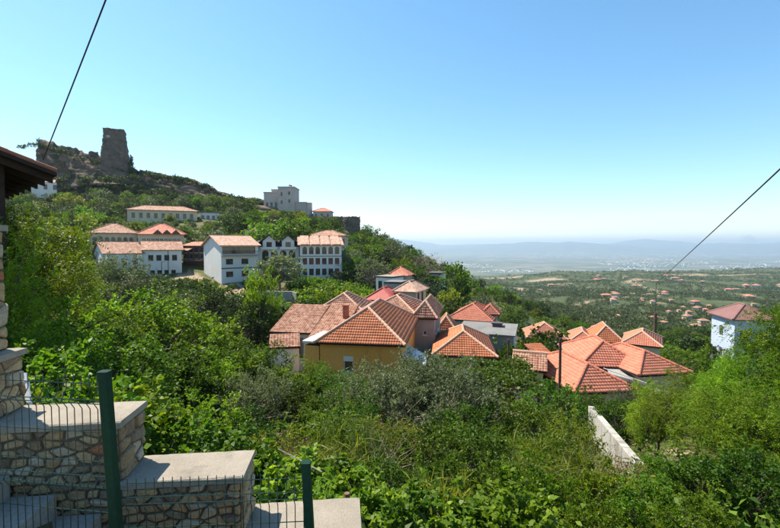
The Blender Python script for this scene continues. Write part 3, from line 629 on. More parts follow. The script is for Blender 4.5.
# gabled hotel
A, B = (258, 246, 91), (299, 247, 93); Ln = length(A, B)
l6 = house('twin_gable_hotel', 'cream hotel with two dark pointed gables and arched balconies', A, B, 9, 6.6, 'gable_x', 1.2, .3, 'white_wall', 'dark_roof', {'front': row(4, Ln, 1.35, 3.5, 2.3, .8, True) + row(3, Ln, 1.5, .5, 2.3, 1.0, True)}, fm='frame_brown', protect=266)
for k in range(2):
    x = Ln * (.27 + .46 * k); mb = MB(); hw = 1.75
    facade(mb, (x - 1.3, -.6, 6.2), (1, 0, 0), (0, -1, 0), 2.6, 1.5, [(.75, 1.85, .1, 1.35, False)]); mb.poly([(x - 1.3, -.6, 7.7), (x + 1.3, -.6, 7.7), (x, -.6, 8.9)])
    mb.poly([(x - 1.3, -.6, 6.2), (x - 1.3, 3, 6.2), (x - 1.3, 3, 7.7), (x - 1.3, -.6, 7.7)]); mb.poly([(x + 1.3, -.6, 6.2), (x + 1.3, 3, 6.2), (x + 1.3, 3, 7.7), (x + 1.3, -.6, 7.7)])
    ga = mb.build('gable', M['white_wall'], l6)
    window(ga, (x - 1.3, -.6, 6.2), (1, 0, 0), (0, -1, 0), (.75, 1.85, .1, 1.35), M['frame_brown'], sill=False)
    mb = MB(); mb.prism([(x - 2.3, -1.1, 7.35), (x, -1.1, 9.25), (x, 4.2, 9.25), (x - 2.3, 4.2, 7.35)], -.16); mb.prism([(x, -1.1, 9.25), (x + 2.3, -1.1, 7.35), (x + 2.3, 4.2, 7.35), (x, 4.2, 9.25)], -.16); mb.build('gable_roof', M['dark_roof'], ga)
    mb = MB(); mb.box(x - 1.7, x + 1.7, -1.4, -.62, 6.0, 6.15); mb.box(x - 1.7, x + 1.7, -1.4, -1.34, 6.16, 6.5); mb.build('balcony', M['frame_white'], l6)
mb = MB(); mb.box(.2, Ln - .2, -.8, -.02, 3.15, 3.3); mb.build('balcony', M['concrete'], l6)
# big hotel
A, B = (300, 245.5, 91), (341.5, 244, 93); Ln = length(A, B)
l7 = house('large_hotel', 'large pale hotel of three window rows with long pale sunlit roofs', A, B, 9, 6.9, 'gable_x', 1.6, .5, 'white_wall', 'far_pale', {'front': row(6, Ln, .95, 4.9, 1.6, .5, True) + row(6, Ln, .95, 2.7, 1.35, .5) + row(6, Ln, .95, .4, 1.4, .5)}, protect=270)
for k in range(4):
    x = .0 + k * Ln / 4; mb = MB(); mb.prism([(x + .1, -.75, 6.85), (x + Ln / 4 - .25, -.75, 6.85), (x + Ln / 4 - .25, 4.4, 8.75), (x + .1, 4.4, 8.75)], .18); mb.build('roof_strip', M['far_pale'], l7)
mb = MB(); mb.box(0, Ln, -.06, -.004, 4.35, 4.55); mb.build('band', M['concrete'], l7)
house('brown_roof_house', 'house with broad brown layered roof just above the large hotel', (308, 235.5, 112), (345, 235.5, 112), 8, 3, 'hip', 1.3, .5, 'beige_wall', 'far_old', {'front': row(5, 10, 1.0, .8, 1.3)}, protect=240)
house('castle_gate_house', 'small house with orange hipped roof on the castle wall', (313, 211.5, 196), (331, 211, 196), 7, 4.5, 'hip', 1.6, .4, 'museum', 'far_red', {'front': row(3, 8, 1.0, 1.8, 1.5)}, protect=216)
house('wooded_roof', 'little tiled roof among trees above the guesthouse', (243, 231, 118), (256, 231.5, 118), 4, 2.4, 'hip', 1.0, .3, 'beige_wall', 'far_old', protect=234)

# ---------------- castle museum, bastion, ruined tower, wall stumps
def block(root, x0, x1, y0, y1, z0, z1, mat, ops=(), name='wall', cren=True):
    mb = MB(); facade(mb, (x0, y0, z0), (1, 0, 0), (0, -1, 0), x1 - x0, z1 - z0, list(ops), .3)
    mb.poly([(x0, y0, z0), (x0, y1, z0), (x0, y1, z1), (x0, y0, z1)]); mb.poly([(x1, y0, z0), (x1, y1, z0), (x1, y1, z1), (x1, y0, z1)])
    mb.poly([(x0, y1, z0), (x1, y1, z0), (x1, y1, z1), (x0, y1, z1)]); mb.poly([(x0, y0, z1), (x1, y0, z1), (x1, y1, z1), (x0, y1, z1)])
    if cren: mb.box(x0 - .2, x1 + .2, y0 - .2, y1 + .2, z1 + .001, z1 + .5)
    w_ = mb.build(name, mat, root)
    for p in ops: window(root, (x0, y0, z0), (1, 0, 0), (0, -1, 0), p, M['frame_brown'], .3, sill=False)
    return w_
D = 197; o = at(264, 214, D); mu = empty('castle_museum', o); tag(mu, 'pale stone castle museum with stepped blocks and a square keep on the ridge', 'castle')
s = D / F
X = lambda px: (px - 264) * s
Zp = lambda py: at(264, py, D).z - o.z
block(mu, X(264), X(279), 0, 9, -3, Zp(193), M['museum'], [(1, 2, 6, 8.2), (3, 4, 6, 8.2), (5, 6, 6, 8.2), (1, 2.2, 3.2, 4.6), (3.4, 4.6, 3.2, 4.6)])
block(mu, X(271), X(279), 1.2, 8, Zp(193) + .51, Zp(190), M['museum'])
block(mu, X(279) + .01, X(295), -1.5, 9, -3, Zp(188), M['museum'], [(1.2, 2.0, 11, 12.6), (4.6, 5.5, 11.5, 13), (4.6, 5.5, 8, 9.5), (1.2, 2.0, 7.5, 9)])
block(mu, X(295) + .01, X(306), 0, 6, -5, Zp(203), M['museum'])
mb = MB(); mb.tube([(X(308), 1.5, -6), (X(308), 1.5, Zp(202.5))], [1.7, 1.55], 14); mb.build('turret', M['museum'], mu)
mb = MB(); mb.tube([(X(288), 2, Zp(188)), (X(288), 2, Zp(183.5))], .09, 6); fl = mb.build('flag_pole', M['frame_white'], mu)
mb = MB(); mb.prism([(X(288) + .1, 2, Zp(184)), (X(288) + 1.4, 2.3, Zp(184.4)), (X(288) + 1.4, 2.3, Zp(185.8)), (X(288) + .1, 2, Zp(185.4))], (0, .04, 0)); mb.build('flag', M['sheet_red'], fl)
FOOT.append((o.x + 12, D + 4, 26, 12, 0)); PROT.append((262, 334, 210, D))

def masonry_tower(name, label, px0, px1, pyt, pyb, D, flare, sides=4, rot=R(20), ruin=.8, cat='tower', seed=1):
    c = at((px0 + px1) / 2, pyb, D); top = at((px0 + px1) / 2, pyt, D).z - c.z; r0 = (px1 - px0) / 2 * D / F
    root = empty(name, c); tag(root, label, cat)
    nh, ns = 34, sides * (18 if sides == 4 else 5); Vv = []; rad = r0 * (1 / math.cos(math.pi / sides) * .8 if sides == 4 else 1)
    for j in range(nh + 1):
        t = j / nh; z = -4 + (top + 4) * t; k = 1 + flare * max(0, 1 - t) ** 1.5
        for i in range(ns):
            a = 2 * math.pi * i / ns + rot
            rr = rad * k
            if sides == 4:
                ca, sa = abs(math.cos(a - rot - math.pi / 4 + math.pi / 4)), abs(math.sin(a - rot)); rr = rad * k * .88 / max(ca, sa) if max(ca, sa) > 0 else rr
                rr = min(rr, rad * k * 1.16)
            nz = float(fbm(np.array([i * .5]), np.array([j * .8]), 40 + seed, 3)[0])
            zz = z + (ruin * 1.6 * float(fbm(np.array([i * .35]), np.array([0.]), 60 + seed, 3)[0]) if j == nh else 0)
            nz += (float(hash2(np.array([i // 2]), np.array([j]), seed)[0]) - .5) * .9
            Vv.append(((rr + .35 * nz) * math.cos(a), (rr + .35 * nz) * math.sin(a), zz))
    f = [(j * ns + i, j * ns + (i + 1) % ns, (j + 1) * ns + (i + 1) % ns, (j + 1) * ns + i) for j in range(nh) for i in range(ns)]
    me = bpy.data.meshes.new('shaft'); me.from_pydata(Vv, [], f + [tuple(nh * ns + i for i in range(ns))]); me.materials.append(M['ruin']); link('shaft', me, root)
    return root, top, rad
tw, th, tr_ = masonry_tower('ruined_tower', 'tall tapering ruined stone watchtower on the cliff', 107, 124.5, 131, 166, 203, .62, 4, R(25), .35, seed=3)
mb = MB(); mb.box(-.6, .6, -tr_ * 1.02 - .5, -tr_ * .6, th * .74, th * .80); mb.build('niche', M['museum'], tw)
mb = MB(); mb.box(-5.4, 5.4, -5.2, 5.2, th - .35, th + .1); cr = mb.build('cornice', M['ruin'], tw); cr.rotation_euler = (0, 0, R(25)); cr.scale = (.78, .78, 1)
masonry_tower('round_bastion', 'rounded grey stone bastion ending the castle wall', 343, 360, 217, 243, 184, .12, 16, 0, .3, cat='bastion', seed=8)
for k, (a, b_, t, bt, lab) in enumerate([(75, 81, 151, 156, 'low ruined wall stump on the cliff top left of the watchtower'), (90, 97, 152.5, 158, 'ruined wall stump close beside the watchtower'), (332, 345, 217, 226, 'low ruined castle wall left of the round bastion')]):
    masonry_tower('ruined_wall', lab, a, b_, t, bt, 196 if k == 2 else 200, .1, 4, R(45), .5, cat='ruin', seed=20 + k)
PROT.append((100, 132, 160, 203)); PROT.append((40, 98, 184, 187)); PROT.append((185, 203, 274, 95)); PROT.append((138, 236, 194, 191)); PROT.append((343, 360, 232, 184))
tw_wall = [(150, 172), (180, 178)]

# ---------------- grey terrace wall below the hotel
mb = MB(); pts = [at(253, 291, 74), at(292, 291.5, 74), at(296, 293, 73)]
for p, q in zip(pts, pts[1:]): mb.prism([p, q, q + Vector((0, .5, 0)), p + Vector((0, .5, 0))], -3.2)
tag(mb.build('terrace_wall', M['grey_wall'], None), 'grey retaining wall under the lawn below the twin-gable hotel', 'wall'); PROT.append((254, 292, 298, 74))

# ---------------- houses scattered over the valley
def valley_proto(kind):
    root = empty('valley_house'); wl_, dp, ht = 9.5, 7.5, 3.6
    ops = [(1.2, 2.4, 1.3, 2.8), (4.0, 5.2, 1.3, 2.8), (6.9, 8.1, 1.3, 2.8)]
    mb = MB(); facade(mb, (0, 0, 0), (1, 0, 0), (0, -1, 0), wl_, ht, ops, .2)
    mb.poly([(0, 0, 0), (0, dp, 0), (0, dp, ht), (0, 0, ht)]); mb.poly([(wl_, 0, 0), (wl_, dp, 0), (wl_, dp, ht), (wl_, 0, ht)]); mb.poly([(0, dp, 0), (wl_, dp, 0), (wl_, dp, ht), (0, dp, ht)])
    mb.box(.01, wl_ - .01, .01, dp - .01, -4, -.01)
    mb.build('wall', M['beige_wall' if kind != 'r' else 'grey_wall'], root)
    for p in ops: MB().box(p[0], p[1], .15, .22, p[2], p[3]).build('window', M['glass'], root)
    c = [Vector(v) for v in ((-.6, -.6, ht), (wl_ + .6, -.6, ht), (wl_ + .6, dp + .6, ht), (-.6, dp + .6, ht))]; a, b_ = Vector((3.6, dp / 2, ht + 2)), Vector((wl_ - 3.6, dp / 2, ht + 2))
    mb = MB()
    for pl in ([c[0], c[1], b_, a], [c[1], c[2], b_], [c[2], c[3], a, b_], [c[3], c[0], a]): mb.prism(pl, -.2)
    mb.build('roof', M[{'r': 'far_red', 'p': 'far_old', 'w': 'far_old'}[kind]], root)
    return root
def copy_tree(o, parent=None):
    c = o.copy(); COL.objects.link(c); c.parent = parent
    for ch in o.children: copy_tree(ch, c)
    return c
def near_label(desc, px, py, marks):
    """description + the nearest thing one can find"""
    a = min(marks, key=lambda q: ((q[0] - px) ** 2 + ((q[1] - py) * 1.5) ** 2))
    dx, dy = px - a[0], (py - a[1]) * 1.5; dist = math.hypot(dx, dy)
    rel = ('right of' if dx > 0 else 'left of') if abs(dx) > abs(dy) else ('below' if dy > 0 else 'above')
    lb_ = desc + ' ' + ('just ' if dist < 14 else '' if dist < 30 else 'well ') + rel + ' the ' + a[2]
    if lb_ in LABELS_USED:
        for b_ in sorted(marks, key=lambda q: ((q[0] - px) ** 2 + ((q[1] - py) * 1.5) ** 2))[1:6]:
            ex, ey = px - b_[0], (py - b_[1]) * 1.5; r2 = ('right of' if ex > 0 else 'left of') if abs(ex) > abs(ey) else ('below' if ey > 0 else 'above')
            l2_ = lb_ + ', ' + r2 + ' the ' + b_[2]
            if l2_ not in LABELS_USED and len(l2_.split()) <= 16: lb_ = l2_; break
    LABELS_USED.add(lb_)
    return lb_
LABELS_USED = set()
VALMARK = [(655, 318, 'dark utility pole'), (722, 305, 'maroon roof'), (503, 272, 'bare quarry'), (600, 330, 'gabled orange roof'), (672, 281, 'far ridge top'), (750, 285, 'far right ridge'), (545, 330, 'round dark tree'), (590, 278, 'middle of the wooded ridge')]
vp = {k: valley_proto(k) for k in 'rpw'}; used = set()
VLAB = {'r': 'small red-roofed valley house', 'p': 'small beige valley house with faded roof', 'w': 'tiny beige valley house with brownish roof'}
rv = random.Random(12); VAL = []
for cx_, cy_, n_ in [(668, 301, 8), (655, 321, 6), (624, 299, 7), (672, 281, 5), (746, 291, 8), (690, 312, 6), (604, 281, 4), (548, 289, 2), (636, 287, 3), (700, 324, 3)]:
    for _ in range(n_): VAL.append((cx_ + rv.gauss(0, 15), cy_ + rv.gauss(0, 5.0), 500, rv.choice('rrpppwww')))
for px, py, D, k in VAL:
    # stand it where the sight line meets the ground
    ds = np.exp(np.linspace(math.log(150), math.log(1900), 500)); P = np.array([at(px, py, d) for d in ds]); hit = np.where(P[:, 2] <= ground_z(P[:, 0], P[:, 1]) + .5)[0]
    Dh = ds[hit[0]] if len(hit) else D
    px += random.uniform(-5, 5); p = at(px, py, Dh); o = vp[k] if k not in used else copy_tree(vp[k]); used.add(k)
    sc = max(.5, min(1.4, (random.uniform(4.5, 8.5) if k != 'w' else random.uniform(3, 6)) / 430. * Dh / 9.5 )) if Dh > 250 else random.uniform(.9, 1.2)
    o.location = (p.x, p.y, gz(p.x, p.y) + .4); o.rotation_euler = (0, 0, R(random.choice([-25, -10, 5, 20, 40, 70]))); o.scale = (sc * random.uniform(.6, 1.5), sc * random.uniform(.7, 1.2), sc * random.uniform(.75, 1.25))
    tag(o, near_label(VLAB[k], px, py, VALMARK), 'house', 'houses scattered in the valley')
    FOOT.append((p.x + 4, p.y + 3, 10, 9, 0))

# far town on the plain: too far to count, one mass of pale blocks
n = 2600; d = np.exp(RNG.uniform(math.log(5200), math.log(15500), n)); t = (RNG.uniform(395, 800, n) - 390) / F
t = t + .03 * fbm(t * 9, d / 2500., 77, 3); keep = fbm(t * 7, d / 1800., 78, 3) > -.05; d, t = d[keep], t[keep]; n = len(d); x = d * t
cube = np.array([(0, 0, 0), (1, 0, 0), (1, 1, 0), (0, 1, 0), (0, 0, 1), (1, 0, 1), (1, 1, 1), (0, 1, 1)], float) - (.5, .5, 0)
cf = np.array([(4, 5, 6, 7), (0, 1, 5, 4), (1, 2, 6, 5), (2, 3, 7, 6), (3, 0, 4, 7)])
sz = np.stack([RNG.uniform(8, 26, n), RNG.uniform(8, 24, n), RNG.uniform(4, 11, n)], 1)
Vv = (cube[None] * sz[:, None, :] + np.stack([x, d, ground_z(x, d)], 1)[:, None, :]).reshape(-1, 3); Ff = (cf[None] + 8 * np.arange(n)[:, None, None]).reshape(-1, 4)
tag(link('far_town', mesh_np('far_town', Vv, Ff, [M['white_wall']])), 'pale specks of a far town spread over the hazy plain', 'town', kind='stuff')

# ================================================================ VEGETATION
def nrm(a): return a / np.maximum(np.linalg.norm(a, axis=-1, keepdims=True), 1e-9)
def leaf_geo(base, dirv, Ln, Wd, rng, updir=.8, fold=.12, hexa=False):
    """diamond leaves, one folded quad each"""
    n = len(base); d = nrm(dirv)
    up = nrm(rng.normal(size=(n, 3)) * .75 + np.array([0, 0, updir]))
    side = nrm(np.cross(d, up)); nn = np.cross(side, d)
    Ln = Ln[:, None]; Wd = Wd[:, None]
    if hexa:
        m1 = base + d * Ln * .28 + nn * Ln * fold * .8; m2 = base + d * Ln * .64 + nn * Ln * fold * .7; cv = nn * Ln * -.08
        V = np.stack([base, m1 + side * Wd * .46, m2 + side * Wd * .42, base + d * Ln + cv, m2 - side * Wd * .42, m1 - side * Wd * .46], 1).reshape(-1, 3)
        return V, np.arange(6 * n).reshape(-1, 6)
    mid = base + d * Ln * .45 + nn * Ln * fold
    V = np.stack([base, mid + side * Wd * .5, base + d * Ln, mid - side * Wd * .5], 1).reshape(-1, 3)
    return V, np.arange(4 * n).reshape(-1, 4)

def make_tree(seed, H, rx, cz, rz, ncl, ntw, nlf, twl, Ll, Lw, barkm, trunk=.09, shell=.45, compound=0, droop=.15, up=.3, stems=1, lobes=.35, ry=None, clump=1.0, shape=None, wood=True, updir=.8, hexa=False):
    rng = np.random.default_rng(seed); ry = ry or rx
    d = nrm(rng.normal(size=(ncl * 2, 3))); d = d[d[:, 2] > -.75][:ncl]; ncl = len(d)
    r = shell + (1 - shell) * rng.random(ncl) ** .6
    lb = 1 + lobes * (fbm(d[:, 0] * 1.7 + seed, d[:, 1] * 1.7 + d[:, 2] * 1.3, seed, 3) * 1.6)
    C = d * (r * lb)[:, None] * np.array([rx, ry, rz]) + np.array([0, 0, cz])
    if shape == 'cone':
        k = 1.02 - np.clip((C[:, 2] - (cz - rz)) / (2 * rz), 0, 1); C[:, 0] *= .35 + k; C[:, 1] *= .35 + k
    C[:, 2] = np.maximum(C[:, 2], .12 * H)
    ci = np.repeat(np.arange(ncl), ntw); nt_ = len(ci); out = nrm((C - np.array([0, 0, cz * .7])))
    td = nrm(out[ci] * .75 + rng.normal(size=(nt_, 3)) * .75 + np.array([0, 0, up]))
    tl = twl * rng.uniform(.5, 1.25, nt_); tb = C[ci] + rng.normal(size=(nt_, 3)) * twl * .22 * clump
    ti = np.repeat(np.arange(nt_), nlf); n = len(ti); s = rng.uniform(.08, 1.0, n)
    droopv = np.array([0, 0, -1.0]) * (s ** 2 * droop * twl)[:, None]
    base = tb[ti] + td[ti] * (tl[ti] * s)[:, None] + droopv
    perp = rng.normal(size=(n, 3)); ld = nrm(td[ti] * .55 + nrm(perp) * .85 + np.array([0, 0, -droop]))
    cr = rng.random(ncl)[ci][ti]
    if compound:
        k = compound; rl = Ll * k * .42 * rng.uniform(.7, 1.2, n); j = np.tile(np.arange(k), n); q = np.repeat(np.arange(n), k)
        sg = np.where(j % 2 == 0, 1., -1.); upv = nrm(rng.normal(size=(n, 3)) * .4 + np.array([0, 0, 1.])); sd_ = nrm(np.cross(ld, upv))
        f = (j // 2 + .6) / (k / 2)
        base = base[q] + ld[q] * (rl[q] * f)[:, None] + np.array([0, 0, -1.]) * (rl[q] * f ** 2 * .35)[:, None]
        ld2 = sd_[q] * sg[:, None] + ld[q] * .45; cr = cr[q]; ld = ld2; n = len(base)
        rnd_leaf = rng.random(len(rl))[q]
    else: rnd_leaf = rng.random(n)
    V, Fc = leaf_geo(base, ld, Ll * rng.uniform(.65, 1.25, n), Lw * rng.uniform(.7, 1.2, n), rng, updir, hexa=hexa)
    lr = np.clip(.45 * rnd_leaf + .35 * cr + .25 * rng.random(n) - .02, 0, 1)
    zmax = np.quantile(V[:, 2], .995)
    cme = mesh_np('crown', V, Fc, [], {'leaf_rand': lr})
    mb = MB(); rr = random.Random(seed)
    if stems == 1:
        b0 = Vector((0, 0, -.4)); bends = [b0]; hh = max(.25 * H, cz - rz * .45)
        for i in range(1, 5): bends.append(Vector((rr.uniform(-.05, .05) * hh, rr.uniform(-.05, .05) * hh, -.4 + (hh + .4) * i / 4)))
        mb.tube(bends, [trunk * 1.25, trunk, trunk * .9, trunk * .8, trunk * .65], 8, True); forks = [bends[-1], bends[-2], bends[-1]]
    else:
        forks = []
        for k in range(stems):
            a = rr.uniform(0, 6.28); e = Vector((math.cos(a) * rx * .35, math.sin(a) * rx * .35, cz * .7))
            m_ = e * .45 + Vector((rr.uniform(-.1, .1), rr.uniform(-.1, .1), 0)); mb.tube([(0, 0, -.3), m_, e], [trunk, trunk * .75, trunk * .5], 6); forks.append(e)
    step = max(1, ncl // 70)
    for i in range(0, ncl, step):
        c = Vector(C[i]); f0 = forks[rr.randrange(len(forks))]; m_ = f0.lerp(c, .5) + Vector((0, 0, -.06 * (c - f0).length)) + Vector((rr.uniform(-1, 1), rr.uniform(-1, 1), rr.uniform(-1, 1))) * .06 * H
        mb.tube([f0, m_, c], [trunk * .42, trunk * .26, trunk * .08], 4, False)
    tme = mb.mesh('trunk', M[barkm])
    return tme, cme, float(zmax)

class Kind:
    def __init__(s, name, cat, leafm, variants): s.name, s.cat, s.leaf, s.v = name, cat, leafm, variants; s.i = 0
def kind(name, cat, leafm, n, seed, **k):
    vs_ = []
    for i in range(n):
        t, c, h = make_tree(seed + i * 17, **k); c.materials.append(M[leafm]); vs_.append((t, c, h))
    return Kind(name, cat, leafm, vs_)
K = {}
K['broad'] = kind('broadleaf_shrub', 'shrub', 'leaf_mid', 3, 100, H=3.2, rx=1.5, cz=1.75, rz=1.45, ncl=120, ntw=8, nlf=13, twl=.42, Ll=.095, Lw=.055, barkm='bark', trunk=.05, stems=4, lobes=.5, hexa=True)
K['bright'] = kind('leafy_tree', 'tree', 'leaf_bright', 3, 200, H=4.5, rx=1.75, cz=2.7, rz=1.85, ncl=130, ntw=8, nlf=12, twl=.5, Ll=.12, Lw=.07, barkm='bark', trunk=.08, lobes=.55, hexa=True)
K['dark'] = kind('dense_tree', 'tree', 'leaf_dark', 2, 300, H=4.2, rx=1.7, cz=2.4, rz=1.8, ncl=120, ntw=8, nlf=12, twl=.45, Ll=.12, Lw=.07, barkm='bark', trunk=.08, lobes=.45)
K['olive'] = kind('olive_tree', 'tree', 'leaf_olive', 2, 400, H=3.6, rx=1.9, cz=2.1, rz=1.55, ncl=170, ntw=10, nlf=17, twl=.5, Ll=.10, Lw=.032, barkm='bark_pale', trunk=.11, lobes=.5, up=.5)
K['locust'] = kind('locust_tree', 'tree', 'leaf_locust', 3, 500, H=6.0, rx=2.3, cz=3.7, rz=2.4, ncl=115, ntw=6, nlf=5, twl=.7, Ll=.075, Lw=.038, barkm='bark', trunk=.09, compound=13, lobes=.7, shell=.35, droop=.25)
K['fig'] = kind('fig_bush', 'shrub', 'leaf_bright', 3, 600, H=2.0, rx=1.15, cz=1.0, rz=.95, ncl=85, ntw=7, nlf=11, twl=.4, Ll=.115, Lw=.075, barkm='bark_pale', trunk=.035, stems=5, lobes=.6, droop=.35, updir=1.2, hexa=True)
K['citrus'] = kind('citrus_tree', 'tree', 'leaf_mid', 2, 700, H=3.2, rx=1.5, cz=1.8, rz=1.35, ncl=120, ntw=8, nlf=12, twl=.38, Ll=.10, Lw=.05, barkm='bark', trunk=.06, lobes=.45, hexa=True)
K['dry'] = kind('dry_shrub', 'shrub', 'leaf_dry', 2, 800, H=1.6, rx=.8, cz=.9, rz=.7, ncl=50, ntw=7, nlf=7, twl=.4, Ll=.07, Lw=.03, barkm='bark_pale', trunk=.025, stems=6, lobes=.6)
K['yellow'] = kind('yellowing_shrub', 'shrub', 'leaf_yellow', 2, 900, H=2.4, rx=1.1, cz=1.3, rz=1.05, ncl=80, ntw=7, nlf=11, twl=.4, Ll=.09, Lw=.05, barkm='bark', trunk=.04, stems=4, lobes=.6)
K['cane'] = kind('cane_clump', 'shrub', 'leaf_mid', 2, 950, H=2.2, rx=.8, cz=1.1, rz=1.0, ncl=50, ntw=6, nlf=12, twl=.6, Ll=.22, Lw=.022, barkm='bark', trunk=.02, stems=7, up=1.2, lobes=.4)
K['bare'] = kind('bare_shrub', 'shrub', 'leaf_dry', 2, 960, H=2.2, rx=.9, cz=1.3, rz=.9, ncl=60, ntw=2, nlf=2, twl=.3, Ll=.06, Lw=.025, barkm='bark_pale', trunk=.03, stems=6, up=.8)
K['grass'] = kind('grass_clump', 'grass', 'leaf_yellow', 2, 970, H=1.1, rx=.45, cz=.45, rz=.4, ncl=50, ntw=5, nlf=7, twl=.45, Ll=.30, Lw=.014, barkm='bark', trunk=.008, stems=5, up=2.2, lobes=.3)
# middle-distance kinds (seen at 45 to 260 m)
mid = dict(ncl=60, ntw=5, nlf=8, twl=.9, Ll=.34, Lw=.22, shell=.4, lobes=.6)
K['m_broad'] = kind('broadleaf_tree', 'tree', 'leaf_mid', 4, 1100, H=5.5, rx=2.5, cz=3.0, rz=2.3, barkm='bark', trunk=.14, **mid)
K['m_dark'] = kind('dark_tree', 'tree', 'leaf_dark', 3, 1200, H=6, rx=2.5, cz=3.3, rz=2.6, barkm='bark', trunk=.15, **mid)
K['m_olive'] = kind('olive_tree', 'tree', 'leaf_olive', 3, 1300, H=4.6, rx=2.5, cz=2.6, rz=1.9, barkm='bark_pale', trunk=.16, **{**mid, 'Ll': .3, 'Lw': .13, 'nlf': 12})
K['m_bright'] = kind('leafy_tree', 'tree', 'leaf_bright', 3, 1400, H=5.5, rx=2.4, cz=3.0, rz=2.3, barkm='bark', trunk=.13, **mid)
K['m_yellow'] = kind('yellowing_tree', 'tree', 'leaf_yellow', 2, 1500, H=4.5, rx=2.0, cz=2.4, rz=1.9, barkm='bark', trunk=.12, **mid)
K['m_cypress'] = kind('cypress_tree', 'tree', 'leaf_dark', 2, 1600, H=8, rx=.75, cz=4.0, rz=3.9, barkm='bark', trunk=.12, shape='cone', up=1.5, **{**mid, 'twl': .6})
K['m_mauve'] = kind('bare_tree', 'tree', 'leaf_mauve', 1, 1700, H=6, rx=2.2, cz=3.6, rz=2.2, barkm='bark_pale', trunk=.14, **{**mid, 'Ll': .2, 'Lw': .05})

def place(kn, x, y, h, wf, label, group=None, rz=None):
    k = K[kn]; t, c, H = k.v[k.i % len(k.v)]; k.i += 1
    s = h / H; root = empty(k.name, (x, y, gz(x, y) - .05), random.uniform(0, 6.28) if rz is None else rz); root.scale = (s * wf, s * wf, s)
    link('trunk', t, root); link('crown', c, root); tag(root, label, k.cat, group); return root
def plant(kn, px, D, top, wf, label, group=None):
    p = at(px, top, D); h = p.z - gz(p.x, D)
    return place(kn, p.x, D, max(h, .5), wf, label, group)

